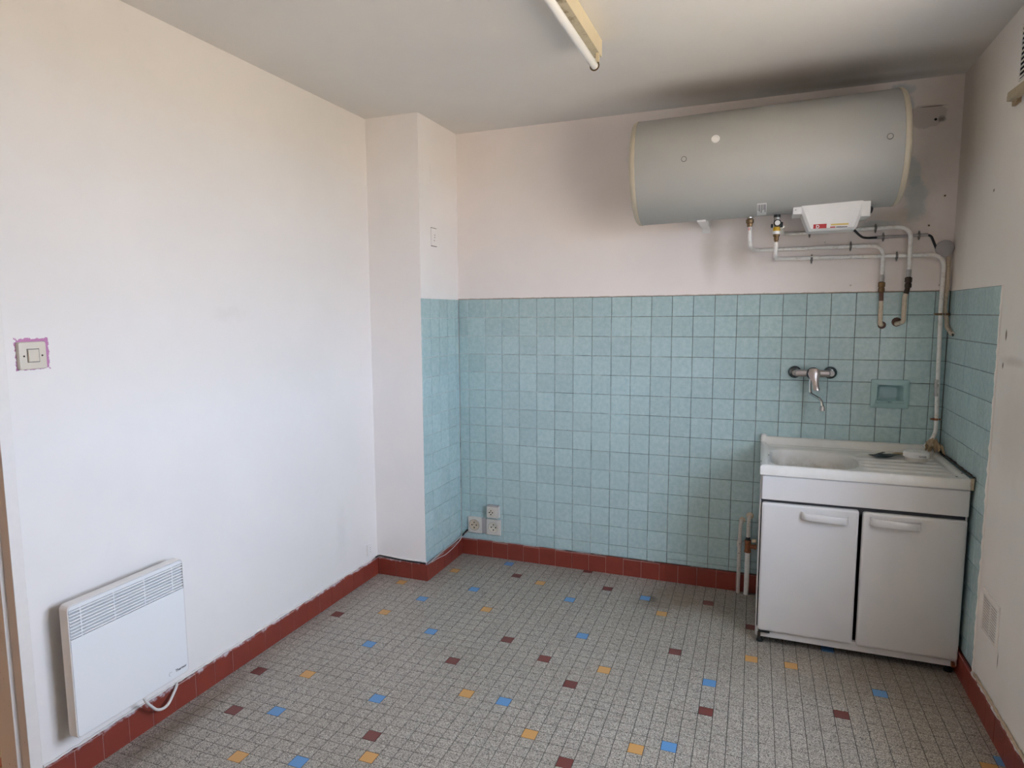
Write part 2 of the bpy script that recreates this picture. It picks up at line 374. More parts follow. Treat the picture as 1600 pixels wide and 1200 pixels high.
def text_mesh(name, s, size, mat, parent, loc, xdir, ydir, bold=0.0):
    cu = bpy.data.curves.new(name, 'FONT'); cu.body = s; cu.size = size; cu.extrude = 0.0003; cu.offset = bold; cu.resolution_u = 3
    tmp = bpy.data.objects.new(name + '_t', cu); COL.objects.link(tmp)
    me = bpy.data.meshes.new_from_object(tmp.evaluated_get(bpy.context.evaluated_depsgraph_get()))
    bpy.data.objects.remove(tmp)
    X = Vector(xdir).normalized(); Y = Vector(ydir); Y = (Y - X * Y.dot(X)).normalized(); Z = X.cross(Y)
    org = Vector(parent['_o']); R = Matrix((X, Y, Z)).transposed()
    for v in me.vertices: v.co = R @ v.co + Vector(loc) - org
    me.materials.clear(); me.materials.append(MATS[mat])
    o = bpy.data.objects.new(name, me); COL.objects.link(o); o.parent = parent; o['_o'] = org; return o

# ------------------------------------------------------------------ the room shell
SX0, SX1, SZ0, SZ1 = 2.200, 2.309, 1.064, 1.150        # recess of the soap dish in the back wall
def wall_back():
    m = MB(); g = 0.0045; th = 0.12
    xs = [XL - 0.5, SX0, SX1, XR + 0.2]; zs = [0.0, SZ0, SZ1, ZT]
    for i in range(3):
        for j in range(3):
            if i == 1 and j == 1: continue
            m.add([(xs[i], g, zs[j]), (xs[i + 1], g, zs[j]), (xs[i + 1], g, zs[j + 1]), (xs[i], g, zs[j + 1])], [(0, 1, 2, 3)])
    m.add([(SX0, g, SZ0), (SX1, g, SZ0), (SX1, g, SZ1), (SX0, g, SZ1), (SX0, .1, SZ0), (SX1, .1, SZ0), (SX1, .1, SZ1), (SX0, .1, SZ1)], [(0, 1, 5, 4), (1, 2, 6, 5), (2, 3, 7, 6), (3, 0, 4, 7), (4, 5, 6, 7)])
    m.add([(XL - .5, g, 0), (XR + .2, g, 0), (XR + .2, g + th, 0), (XL - .5, g + th, 0)], [(0, 1, 2, 3)])
    m.add([(XL - .5, g + th, 0), (XR + .2, g + th, 0), (XR + .2, g + th, ZC), (XL - .5, g + th, ZC)], [(0, 1, 2, 3)])
    m.cur = 1
    m.box((XL - 0.5, 0.0008, ZT + 0.001), (XR + 0.2, g + th, ZC))
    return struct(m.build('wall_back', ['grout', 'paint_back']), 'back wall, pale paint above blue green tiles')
WB = wall_back()
wl = MB(); DY0, DY1, DZ = -3.34, -2.473, 2.06           # doorway in the left wall
wl.box((XP - 0.11, DY1, 0), (XP, 0.12, ZC)); wl.box((XP - 0.11, YB - 0.12, 0), (XP, DY0, ZC)); wl.box((XP - 0.11, DY0, DZ), (XP, DY1, ZC))
WL = struct(wl.build('wall_left', 'paint_left'), 'left wall, white painted plaster with a doorway at its near end')
wc = MB(); wc.box((XP - 0.02, YP, 0), (XL - 0.0045, 0.02, ZT)); wc.box((XP - 0.02, YP, ZT), (XL - 0.001, 0.02, ZC))
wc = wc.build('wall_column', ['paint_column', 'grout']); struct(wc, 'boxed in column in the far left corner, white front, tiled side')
for p in wc.data.polygons:
    if p.normal.x > 0.9 and p.center.z < ZT: p.material_index = 1
wr = MB(); TY = -0.757                                  # where the tiles end on the right wall
wr.box((XR + 0.0045, TY, 0), (XR + WTH, 0.12, ZT)); wr.box((XR, TY, ZT), (XR + WTH, 0.12, ZC))
wr.cur = 1
wr.box((XR - 0.002, WIN_Y1, 0), (XR + WTH, TY, ZC))
wr.box((XR, YB - 0.12, 0), (XR + WTH, WIN_Y0, ZC)); wr.box((XR, WIN_Y0, 0), (XR + WTH, WIN_Y1, WIN_Z0)); wr.box((XR, WIN_Y0, WIN_Z1), (XR + WTH, WIN_Y1, ZC))
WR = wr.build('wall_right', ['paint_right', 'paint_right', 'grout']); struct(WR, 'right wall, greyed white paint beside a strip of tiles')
for p in WR.data.polygons:
    if p.center.y > TY and p.center.z < ZT and p.normal.x < -0.9: p.material_index = 2
struct(box((XP - 0.11, YB - 0.12, 0), (XR + WTH, YB, ZC)).build('wall_front', 'paint_plain'))
struct(box((XP - 1.5, YB - 0.12, ZC), (XR + WTH, 0.12, ZC + 0.12)).build('ceiling', 'paint_ceiling'), 'grey white ceiling with a painted shadow and soot mark over the heater')
# corridor beyond the doorway
struct(box((XP - 1.5, YB - 0.12, 0), (XP - 1.4, 0.12, ZC)).build('wall_corridor', 'paint_plain'))
struct(box((XP - 1.4, -1.3, 0), (XP - 0.11, -1.2, ZC)).build('wall_corridor_end', 'paint_plain'))
struct(box((XP - 1.4, YB - 0.12, 0), (XP - 0.11, YB, ZC)).build('wall_corridor_front', 'paint_plain'))
# outside ground, sunlit
struct(box((-40, -60, -3.4), (80, 60, -3.2)).build('ground', 'ground_earth'))

# ------------------------------------------------------------------ floor tiles
PF, TH, FX, FY = 0.0530, 0.0094, -0.0318, 0.0254
ct, st = math.cos(TH), math.sin(TH)
def fl(i, j): a, b = i * PF, j * PF; return (FX + a * ct - b * st, FY + a * st + b * ct)
FLOOR = struct(box((XP - 1.5, YB - 0.12, -0.12), (XR + WTH, 0.12, -0.0016)).build('floor', 'floor_joint'), 'floor of small grey speckled square tiles')
COLOURED = {}
def fcol(c, lst):
    for ij in lst: COLOURED[ij] = c
fcol('floor_brown', [(-5,-20),(8,-5),(12,-19),(9,-24),(16,-21),(-5,-31),(19,-24),(-3,-36),(8,-35),(21,-33),(15,-1),(18,-5),(28,-5),(32,-9),(26,-16),(29,-24),(38,-21)])
fcol('floor_orange', [(-1,-18),(-3,-11),(1,-6),(11,-6),(8,-14),(-1,-30),(12,-28),(18,-31),(1,-40),(9,-37),(24,-9),(32,-15),(35,-15),(21,-21),(25,-30),(46,-24)])
fcol('floor_blue', [(1,-14),(6,-2),(5,-10),(15,-9),(5,-20),(1,-24),(6,-31),(15,-28),(0,-35),(5,-39),(22,-6),(18,-16),(29,-20),(41,-17),(27,-29),(38,-11),(47,-23)])
for k in range(46):                                     # the same scatter goes on where the photograph does not look
    ij = (random.randint(-24, 46), random.randint(-80, -44)); COLOURED.setdefault(ij, random.choice(['floor_brown', 'floor_orange', 'floor_blue']))
for ij, c in (((-13, -46), 'floor_brown'), ((-12, -49), 'floor_blue'), ((-16, -44), 'floor_orange'), ((-15, -52), 'floor_blue')): COLOURED[ij] = c
G = 0.0025; GY = 0.0020; HT = (PF - G) / 2; HTY = (PF - GY) / 2      # joints run wider along the depth of the room
def tile_mesh(name, w, h, t, bev, mat, flip=None):
    """flat tile, face up (+z), chamfered"""
    x, y = w / 2, h / 2
    vs = [(-x, -y, -t), (x, -y, -t), (x, y, -t), (-x, y, -t), (-x, -y, -bev), (x, -y, -bev), (x, y, -bev), (-x, y, -bev), (-x + bev * 1.2, -y + bev * 1.2, 0), (x - bev * 1.2, -y + bev * 1.2, 0), (x - bev * 1.2, y - bev * 1.2, 0), (-x + bev * 1.2, y - bev * 1.2, 0)]
    fs = [(8, 9, 10, 11)]
    for k in range(4):
        l = (k + 1) % 4; fs += [(k, l, 4 + l, 4 + k), (4 + k, 4 + l, 8 + l, 8 + k)]
    me = bpy.data.meshes.new(name); me.from_pydata(vs, [], fs); me.materials.append(MATS[mat]); me.update(); return me
FM = {c: tile_mesh('floor_tile', 2 * HT, 2 * HTY, 0.0016, 0.0004, c) for c in ('floor_speckle', 'floor_brown', 'floor_orange', 'floor_blue')}
ROOMS = [(XP, XR, YB, 0.0), (XP - 1.4, XP, YB, -1.3)]
def clip(poly, ax, val, keep_greater):
    out = []
    for k in range(len(poly)):
        a, b = poly[k], poly[(k + 1) % len(poly)]
        ia = (a[ax] >= val) == keep_greater; ib = (b[ax] >= val) == keep_greater
        if ia: out.append(a)
        if ia != ib:
            t = (val - a[ax]) / (b[ax] - a[ax]); out.append((a[0] + t * (b[0] - a[0]), a[1] + t * (b[1] - a[1])))
    return out
full, cut = [], []
for i in range(-34, 50):
    for j in range(-84, 1):
        c = fl(i, j); q = [(c[0] + a * ct - b * st, c[1] + a * st + b * ct) for a, b in ((-HT, -HTY), (HT, -HTY), (HT, HTY), (-HT, HTY))]
        for k, (x0, x1, y0, y1) in enumerate(ROOMS):
            if c[0] < x0 - HT or c[0] > x1 + HT or c[1] < y0 - HT or c[1] > y1 + HT: continue
            if k == 1 and c[0] > XP - 0.11 - HT and not (DY0 < c[1] < DY1): continue
            p = q
            for ax, val, kg in ((0, x0, True), (0, x1, False), (1, y0, True), (1, y1, False)): p = clip(p, ax, val, kg) if p else p
            if len(p) < 3: continue
            if k == 0 and c[0] < XL and c[1] > YP:
                if c[0] < XL - HT and c[1] > YP + HT: continue
            whole = p == q
            area = abs(sum(p[a][0] * p[(a + 1) % len(p)][1] - p[(a + 1) % len(p)][0] * p[a][1] for a in range(len(p)))) / 2
            if area < 1e-5: continue
            (full if whole else cut).append((i, j, c, p))
            if k == 0: break
def seen_area(c, p):
    pr = [to_px((x, y, 0)) for x, y in p]
    if any(q[2] <= 0 or not (2 < q[0] < 1598 and 2 < q[1] < 1198) for q in pr): return 0
    if 1.66 < c[0] < 2.5 and c[1] > -0.62: return 0
    if c[0] < XP: return 0
    return abs(sum(pr[a][0] * pr[(a + 1) % 4][1] - pr[(a + 1) % 4][0] * pr[a][1] for a in range(4))) / 2
grey = sorted((t for t in full if (t[0], t[1]) not in COLOURED), key=lambda t: -seen_area(t[2], t[3]))
singles = set((t[0], t[1]) for t in grey[:300])
rest = MB()
def place(me, name, parent, loc, rot=None):
    o = bpy.data.objects.new(name, me); COL.objects.link(o); o.parent = parent; o.location = Vector(loc) - Vector(parent['_o'])
    if rot is not None: o.rotation_euler = rot
    return o
for i, j, c, p in full:
    k = COLOURED.get((i, j))
    if k:
        o = place(FM[k], 'coloured_tile', FLOOR, (c[0], c[1], 0), (0, 0, TH)); o['label'] = {'floor_brown': 'dark brown', 'floor_orange': 'orange', 'floor_blue': 'blue'}[k] + ' tile set among the grey ones'
    elif (i, j) in singles:
        place(FM['floor_speckle'], 'floor_tile', FLOOR, (c[0], c[1], 0), (0, 0, TH))
    else:
        rest.add([(x, y, 0) for x, y in p] + [(x, y, -0.0016) for x, y in p], [tuple(range(4))] + [(a, 4 + a, 4 + (a + 1) % 4, (a + 1) % 4) for a in range(4)])
restc = {}
for i, j, c, p in cut:
    k = COLOURED.get((i, j), 'floor_speckle'); n = len(p)
    m = rest if k == 'floor_speckle' else restc.setdefault((i, j), MB())
    m.add([(x, y, 0) for x, y in p] + [(x, y, -0.0016) for x, y in p], [tuple(range(n))] + [(a, n + a, n + (a + 1) % n, (a + 1) % n) for a in range(n)])
ro = rest.build('floor_tiles', 'floor_speckle', FLOOR); ro['kind'] = 'stuff'; ro['label'] = 'further rows of small grey speckled floor tiles'
for ij, m in restc.items(): m.build('coloured_tile', COLOURED[ij], FLOOR)

# ------------------------------------------------------------------ wall tiles
TMESH = {}
def wt(w, h):
    k = (round(w, 3), round(h, 3))
    if k not in TMESH: TMESH[k] = tile_mesh('wall_tile', w, h, 0.0065, 0.0012, 'wall_tile')
    return TMESH[k]
GT = 0.0021
def tile_on(face, parent, a0, a1, z0, z1):
    w, h = a1 - a0 - (0.0036 if face == 'col' else GT), z1 - z0 - GT
    if w < 0.004 or h < 0.004: return
    jit = lambda s: random.uniform(-s, s)
    if face == 'back': loc = ((a0 + a1) / 2, jit(.0004), (z0 + z1) / 2); rot = (math.pi / 2 + jit(.004), jit(.004), 0)
    elif face == 'col': loc = (XL + jit(.0004), (a0 + a1) / 2, (z0 + z1) / 2); rot = (math.pi / 2 + jit(.004), 0, math.pi / 2 + jit(.004))
    else: loc = (XR + jit(.0004), (a0 + a1) / 2, (z0 + z1) / 2); rot = (math.pi / 2 + jit(.004), 0, -math.pi / 2 + jit(.004))
    place(wt(w, h), 'wall_tile', parent, loc, rot)
ROWS = [(ZT - (j + 1) * P, ZT - j * P) for j in range(13)]
xs = [XL + 0.001] + [k * P for k in range(23)] + [XR - 0.001]
PT = 0.103
for i in range(len(xs) - 1):
    for j, (z0, z1) in enumerate(ROWS):
        if i >= 17 and j >= 7: continue                 # behind the sink unit
        if (i, j) == (21, 4): continue                  # the soap dish sits here
        tile_on('back', WB, xs[i], xs[i + 1], z0, z1)
    if i < 12: tile_on('back', WB, xs[i], xs[i + 1], PT, ZT - 13 * P)
    elif i < 17:
        tile_on('back', WB, xs[i], xs[i + 1], ZT - 13 * P - 0.042, ZT - 13 * P); tile_on('back', WB, xs[i], xs[i + 1], PT, ZT - 13 * P - 0.042)
ys = [YP + 0.0005, -0.3756, -0.2656, -0.1556, -0.0456, -0.001]
for i in range(5):
    for z0, z1 in ROWS + [(PT, ZT - 13 * P)]: tile_on('col', wc, ys[i], ys[i + 1], z0, z1)
ys = [TY, -0.647, -0.537, -0.427, -0.317, -0.207, -0.097, -0.001]
for i in range(7):
    for j, (z0, z1) in enumerate(ROWS + [(PT, ZT - 13 * P)]):
        tile_on('right', WR, ys[i], ys[i + 1], z0, z1)

# ------------------------------------------------------------------ red plinth tiles
PH, PTH = 0.100, 0.012
def baseboard(name, a, b, lines, normal, mat, label):
    """strip from a to b along a wall face; lines = joints as distances from a"""
    a, b = Vector(a), Vector(b); d = (b - a).normalized(); n = Vector(normal); L = (b - a).length
    m = MB(); q0, q1 = a + d * .003, b - d * .003; dp_ = PTH - .0010
    m.add([q0, q1, q1 + n * dp_, q0 + n * dp_, q0 + Vector((0, 0, PH - .003)), q1 + Vector((0, 0, PH - .003)), q1 + n * dp_ + Vector((0, 0, PH - .003)), q0 + n * dp_ + Vector((0, 0, PH - .003))],
          [(0, 1, 2, 3), (4, 5, 6, 7), (0, 1, 5, 4), (1, 2, 6, 5), (2, 3, 7, 6), (3, 0, 4, 7)])
    o = m.build(name, 'plinth_joint'); struct(o, label)
    ls = [0.0] + sorted(l for l in lines if 0.004 < l < L - 0.004) + [L]
    for s0, s1 in zip(ls[:-1], ls[1:]):
        e0, e1 = a + d * (s0 + .0009), a + d * (s1 - .0009); h = PH + random.uniform(-.002, .002); t = PTH + random.uniform(-.0003, .0006); up = Vector((0, 0, 1))
        ring = lambda e: [e, e + n * t, e + n * t + up * (h - .004), e + n * (t - .004) + up * h, e + up * h]
        MB().loft([ring(e0), ring(e1)]).build('plinth_tile', mat, o)
    return o
step = lambda first, pitch, L: [first + k * pitch for k in range(int(L / pitch) + 2)]
BBL = baseboard('baseboard_left', (XP, YP, 0), (XP, DY1, 0), step(0.066, 0.1015, 2.0), (1, 0, 0), 'plinth_smeared', 'red tiled plinth along the left wall, smeared with white paint')
BBF = baseboard('baseboard_left_near', (XP, DY0, 0), (XP, YB, 0), step(0.06, 0.1015, 1.0), (1, 0, 0), 'plinth_smeared', 'red tiled plinth by the doorway')
BBC = baseboard('baseboard_column_front', (XP, YP, 0), (XL + PTH, YP, 0), [0.023, 0.131, 0.236], (0, -1, 0), 'plinth_smeared', 'red tiled plinth along the column front')
BBS = baseboard('baseboard_column_side', (XL, YP, 0), (XL, 0, 0), [0.108, 0.208, 0.306, 0.408], (1, 0, 0), 'plinth_red', 'red tiled plinth along the tiled side of the column')
BBB = baseboard('baseboard_back', (XL + PTH, 0, 0), (1.80, 0, 0), step(0.102, 0.102, 1.9), (0, -1, 0), 'plinth_red', 'red tiled plinth along the back wall')
BBR = baseboard('baseboard_right', (XR, 0, 0), (XR, YB, 0), step(0.05, 0.1015, 4.3), (-1, 0, 0), 'plinth_red', 'red tiled plinth along the right wall')
BBN = baseboard('baseboard_front', (XP, YB, 0), (XR, YB, 0), step(0.05, 0.1015, 2.9), (0, 1, 0), 'plinth_red', 'red tiled plinth along the near wall')
def bead(parent, name, pts, r, mat, jit, seed):
    rnd = random.Random(seed); path = []
    for a, b in zip(pts[:-1], pts[1:]):
        a, b = Vector(a), Vector(b); n = max(2, int((b - a).length / 0.02))
        path += [a.lerp(b, k / n) + Vector((rnd.uniform(-jit, jit) * .4, rnd.uniform(-jit, jit) * .4, rnd.uniform(-jit, jit))) for k in range(n)]
    path.append(Vector(pts[-1])); rad = [r * rnd.uniform(0.6, 1.25) for _ in path]
    return MB().tube(path, rad, seg=6).build(name, mat, parent, smooth=60)
bead(BBL, 'caulk_bead', [(XP + .002, DY1 - .0, PH + .002), (XP + .002, YP - .002, PH + .004)], .0055, 'caulk', .002, 1)
bead(BBC, 'caulk_bead', [(XP + .003, YP - .002, PH + .010), (XL + .002, YP - .003, PH + .004)], .007, 'caulk', .002, 2)
bead(BBR, 'caulk_bead', [(XR - .003, TY - .002, PH + .004), (XR - .003, -2.2, PH + .006)], .009, 'caulk', .003, 3)
bead(BBR, 'caulk_crack', [(XR - .008, TY - .03, PH + .014), (XR - .008, -1.9, PH + .015)], .0055, 'caulk_tan', .002, 4)
bead(WR, 'plaster_edge', [(XR - .003, TY - .003, PH + .004), (XR - .003, TY - .003, ZT)], .006, 'paint_right', .0012, 5)

# ------------------------------------------------------------------ door frame at the left edge, window out of frame
tf = thing('trim_1', (XP, -2.49, 0), 'painted door frame post at the near end of the left wall', 'trim'); del tf['category']; tf['kind'] = 'structure'
box((XP - 0.036, -2.511, 0), (XP + 0.0025, -2.473, DZ)).build('frame_post', ['frame_paint'], tf, bevel=0.0015)
box((XP - 0.115, -2.524, 0), (XP - 0.0362, -2.473, DZ)).build('door_stop', ['frame_paint'], tf, bevel=0.0015)
tg = thing('trim_2', (XP, -3.32, 0), 'painted door frame post by the near wall', 'trim'); del tg['category']; tg['kind'] = 'structure'
box((XP - 0.115, DY0, 0), (XP + 0.003, DY0 + 0.038, DZ)).build('frame_post', 'frame_paint', tg, bevel=0.0015)
th_ = thing('trim_3', (XP, -2.9, DZ), 'painted door frame head', 'trim'); del th_['category']; th_['kind'] = 'structure'
box((XP - 0.115, DY0 + 0.038, DZ - 0.038), (XP + 0.003, -2.511, DZ)).build('frame_head', 'frame_paint', th_, bevel=0.0015)
for o in tf.children:
    o.data.materials.append(MATS['frame_shaded'])
    for p in o.data.polygons:
        if p.normal.y < -0.9: p.material_index = 1
win = thing('window_1', (XR + 0.2, (WIN_Y0 + WIN_Y1) / 2, WIN_Z0), 'white framed window in the right wall', 'window'); del win['category']; win['kind'] = 'structure'
wf = MB(); x0, x1 = XR + 0.18, XR + 0.23
for a, b in (((WIN_Y0, WIN_Z0), (WIN_Y1, WIN_Z0 + .04)), ((WIN_Y0, WIN_Z1 - .04), (WIN_Y1, WIN_Z1)), ((WIN_Y0, WIN_Z0 + .04), (WIN_Y0 + .04, WIN_Z1 - .04)), ((WIN_Y1 - .04, WIN_Z0 + .04), (WIN_Y1, WIN_Z1 - .04))):
    wf.box((x0, a[0], a[1]), (x1, b[0], b[1]))
wym = (WIN_Y0 + WIN_Y1) / 2; wf.box((x0, wym - .03, WIN_Z0 + .04), (x1, wym + .03, WIN_Z1 - .04))
wf.build('window_frame', 'frame_paint', win)
for a, b in ((WIN_Y0 + .04, wym - .03), (wym + .03, WIN_Y1 - .04)): box((XR + .203, a, WIN_Z0 + .04), (XR + .207, b, WIN_Z1 - .04)).build('pane', 'window_glass', win)
box((XR - .02, WIN_Y0 - .03, WIN_Z0 - .03), (XR + .18, WIN_Y1 + .03, WIN_Z0 - .002)).build('window_sill', 'frame_paint', win, bevel=.003)
# unseen lamp, added to light the corridor floor warmly behind the door frame
cl = thing('added_corridor_lamp', (XP - 0.8, -2.3, ZC - 0.2), 'unseen corridor ceiling lamp, added to warm the floor beyond the doorway', 'lamp')
MB().lathe((XP - 0.8, -2.3, ZC), (0, 0, -1), [(0, 0), (0, .09), (.02, .09), (.02, 0)], 20).build('added_lamp_base', 'white_plastic', cl, smooth=40)
t = NT('added_lamp_glow'); t.b.inputs['Emission Color'].default_value = (1.0, 0.62, 0.30, 1); t.b.inputs['Emission Strength'].default_value = 45.0
MB().lathe((XP - 0.8, -2.3, ZC - .02), (0, 0, -1), [(0, .085), (.03, .08), (.05, .06), (.06, .02), (.061, 0)], 20).build('added_lamp_shade', 'added_lamp_glow', cl, smooth=60)

# ------------------------------------------------------------------ water heater
HR = 0.245; HX0, HX1 = 1.06, 2.195
def hax(x):
    t = (x - HX0) / (HX1 - HX0); return Vector((x, -(HR + .03) - .03 * (1 - t), 2.190 + .026 * t))
HD = (hax(HX1) - hax(HX0)).normalized()
HB = hax(HX0); HL = (hax(HX1) - hax(HX0)).length
heater = thing('water_heater', hax(1.63) - Vector((0, 0, HR)), 'long grey white horizontal water heater cylinder hung under the ceiling', 'water heater')
MB().lathe(HB + HD * .022, HD, [(0, HR - .02), (0, HR - .002), (.004, HR), (HL - .048, HR), (HL - .044, HR - .002), (HL - .044, HR - .02)], 72).build('tank', 'heater_enamel', heater, smooth=35)
def endcap(b, d): return MB().lathe(b, d, [(-.012, 0), (-.012, HR * .5), (-.008, HR * .82), (.0, HR * .955), (.006, HR - .003), (.012, HR + .0015), (.024, HR + .002), (.026, HR - .006)], 72)
endcap(HB, HD).build('end_cap', 'heater_cream', heater, smooth=40)
endcap(HB + HD * HL, -HD).build('end_cap', 'heater_cream', heater, smooth=40)
def on_tank(x, ang, out=0.0):           # ang: degrees from the horizontal towards the room, + up
    c = hax(x); a = math.radians(ang); n = Vector((0, -math.cos(a), math.sin(a))); return c + n * (HR + out), n
p, n = on_tank(1.444, 17.8); MB().lathe(p - n * .002, n, [(0, .0), (0, .019), (.006, .017), (.006, .011), (.003, .010), (.003, 0)], 28).build('plug_cap', 'white_plastic', heater, smooth=35)
for x, a in ((1.312, 0), (2.121, 0.3)):
    p, n = on_tank(x, a); dm = MB().lathe(p - n * .003, n, [(0, 0), (0, .0105), (.0055, .0095), (.006, .007), (.0050, 0)], 20).build('screw_cap', 'heater_enamel', heater, smooth=35); MB().lathe(p - n * .003, n, [(0, .0105), (0, .0125), (.0042, .0125), (.0042, .0105)], 20).build('cap_groove', 'clip_dark', dm, smooth=35)
def patch(x0, x1, a0, a1, out, nx=3, na=8):
    m = MB(); g = [[on_tank(x0 + (x1 - x0) * i / nx, a0 + (a1 - a0) * j / na, out)[0] for i in range(nx + 1)] for j in range(na + 1)]
    for j in range(na):
        for i in range(nx): m.add([g[j][i], g[j][i + 1], g[j + 1][i + 1], g[j + 1][i]], [(0, 1, 2, 3)])
    return m
lab = patch(1.624, 1.664, -57, -85, .0006).build('rating_label', 'paper_white', heater)
rnd = random.Random(3)
for k in range(7):
    x = 1.627 + k * .005; L = rnd.uniform(.3, .95); m = patch(x, x + rnd.choice([.0016, .0026]), -59, -59 - 24 * L, .0011, 1, 5)
    m.build('print_line', 'ink', lab)
# mounting feet
for x in (1.375, 2.02):
    c = hax(x); m = MB(); m.box((x - .02, -.10, c.z - HR - .008), (x + .02, 0.0, c.z - HR - .003)); m.box((x - .02, -.006, c.z - HR - .03), (x + .02, 0.0, c.z - HR + .09))
    m.box((x - .02, c.y - .02, c.z - HR - .008), (x + .02, -.10, c.z - HR + .012)); m.build('bracket', 'white_plastic', heater, bevel=.001)
# thermostat cover
zc = 1.976
m = MB(); rings = []
for t, x0, x1, yf, yb in ((0.0, 1.797, 2.062, -.378, -.20), (.5, 1.820, 2.050, -.372, -.205), (.92, 1.840, 2.036, -.358, -.21), (1.0, 1.846, 2.030, -.345, -.22)):
    z = zc + .012 - t * .118; r = .012
    rings.append([(x0 + r, yf, z), (x1 - r, yf, z), (x1, yf + r, z), (x1, yb - r, z), (x1 - r, yb, z), (x0 + r, yb, z), (x0, yb - r, z), (x0, yf + r, z)])
m.loft(rings); cov = m.build('thermostat_cover', 'white_plastic', heater, smooth=32)
for x0, x1, dz in ((1.775, 1.812, .036), (2.048, 2.084, .062)):
    box((x0, -.372, zc - dz + .006), (x1, -.22, zc + .010)).build('mounting_tab', 'white_plastic', cov, bevel=.003)
box((1.783, -.3735, zc - .012), (1.789, -.371, zc - .010)).build('screw', 'ink', cov)
MB().lathe((2.080, -.32, zc - .022), (1, 0, -.2), [(0, 0), (0, .018), (.012, .017), (.018, .010), (.018, 0)], 16).build('cable_gland', 'black_rubber', cov, smooth=40)
def cover_front(u, v): return hy(u, v, -.3595)
def decal(name, quad, mat, parent, off=(0, -.0012, 0)):
    q = [Vector(p) + Vector(off) for p in quad]; b = [p - Vector(off) * 1.0 for p in q]
    return MB().add(q + b, [(0, 1, 2, 3), (4, 7, 6, 5), (0, 4, 5, 1), (1, 5, 6, 2), (2, 6, 7, 3), (3, 7, 4, 0)]).build(name, mat, parent)
yq = lambda z: -.358 - (z - 1.8794) * .275   # front face of the cover, rolling back at its foot
def cq(x0, x1, z0, z1): return [(x0, yq(z0) - .0006, z0), (x1, yq(z0) - .0006, z0), (x1, yq(z1) - .0006, z1), (x0, yq(z1) - .0006, z1)]
dl = decal('brand_label', cq(1.862, 1.915, 1.8795, 1.898), 'red_print', cov)
text_mesh('brand_letter', 'D', .0195, 'paper_white', cov, (1.872, yq(1.881) - .0026, 1.8812), (1, 0, 0), (0, -.275, 1), .0008)
dl = decal('warning_strip', cq(1.932, 2.002, 1.8895, 1.8965), 'yellow_print', cov)
decal('warning_text', cq(1.930, 1.950, 1.8800, 1.8845), 'red_print', cov); decal('warning_text', cq(1.954, 1.998, 1.8802, 1.8832), 'ink', cov)

# ------------------------------------------------------------------ pipes on the wall
def pipe(name, loc, label, cat='pipe'): return thing(name, loc, label, cat)
def clip_at(parent, p, r, horizontal=True, mat='clip_dark', ears=True):
    """small split collar round a pipe, screwed to the wall"""
    p = Vector(p); m = MB()
    ax = Vector((1, 0, 0)) if horizontal else Vector((0, 0, 1)); sd = Vector((0, 0, 1)) if horizontal else Vector((1, 0, 0))
    m.lathe(p - ax * .005, ax, [(0, r + .0005), (0, r + .003), (.010, r + .003), (.010, r + .0005)], 14)
    for s in ((-1, 1) if ears else ()): m.lathe(p + sd * s * (r + .002), sd * s, [(0, .004), (.009, .004), (.009, 0)], 8)
    o = m.build('pipe_clip', mat, parent, smooth=40)
    MB().tube([(p.x, p.y, p.z), (p.x, 0.0, p.z)], .003, seg=6).build('clip_stud', mat, o)
    for s in ((-1, 1) if ears else ()): MB().lathe(p + sd * s * (r + .012), sd * s, [(0, .003), (.003, .003), (.003, 0)], 8).build('screw', 'steel', o, smooth=40)
RP = 0.0094
# hot water pipe: heater -> wall -> right -> down into the tiles
hp = pipe('hot_water_pipe', hy(1178, 392, -.03), 'white hot water pipe from under the heater bending down into the tiles, upper left stub')
A0 = Vector((1.593, -.285, 1.93)); A1 = Vector((1.597, -.285, 1.822)); A2 = hy(1178.5, 391.5, -.028); A3 = hy(1380, 383, -.028); A4 = hy(1379, 432, -.028)
MB().tube([A0, A1, A2, A3, A4], RP, .055, 12, 8).build('pipe_run', 'pipe_white', hp, smooth=50)
MB().lathe((1.593, -.285, 1.968), (0, 0, -1), [(0, .014), (.018, .014), (.018, .011), (.024, .011), (.024, 0)], 12).build('nipple', 'steel', hp, smooth=30)
MB().lathe((1.593, -.285, 1.950), (0, 0, -1), [(0, .012), (.006, .017), (.020, .017), (.024, .013), (.036, .012), (.040, .009), (.040, 0)], 8).build('union_nut', 'brass_dark', hp, smooth=20)
MB().lathe((1.5945, -.285, 1.912), (0, 0, -1), [(0, .0088), (0, .0092), (.024, .0092), (.024, .0088)], 14).build('paper_label', 'paper_white', hp, smooth=40)
for k in range(3): box((1.588 + k * .004, -.2946, 1.892 + .002), (1.590 + k * .004, -.2938, 1.908)).build('label_print', 'red_print' if k < 2 else 'ink', hp)
MB().lathe((1.593, -.285, 1.9705), (0, 0, -1), [(0, .026), (.0015, .026), (.0015, .012)], 20).build('ring_washer', 'red_ring', hp, smooth=40)
def stub(par, u0, v0, v1, y, couple=True):
    top = hy(u0, v0, y)
    z1 = hy(u0, v1, y).z; h = top.z - z1
    MB().lathe(top, (0, 0, -1), [(0, .0105), (h * .36, .0105), (h * .36, .009), (h * .42, .0095)], 12).build('coupling', 'steel', par, smooth=30)
    MB().lathe(top - Vector((0, 0, h * .40)), (0, 0, -1), [(0, .010), (h * .06, .0155), (h * .28, .0155), (h * .30, .0125), (h * .36, .0125), (h * .38, .0145), (h * .56, .0145), (h * .60, .0095), (h * .60, 0)], 8).build('union_nut', 'brass_dark' if couple else 'brass_black', par, smooth=20)
    return Vector((top.x, y, z1))
stub(hp, 1378.5, 429, 457, -.028)
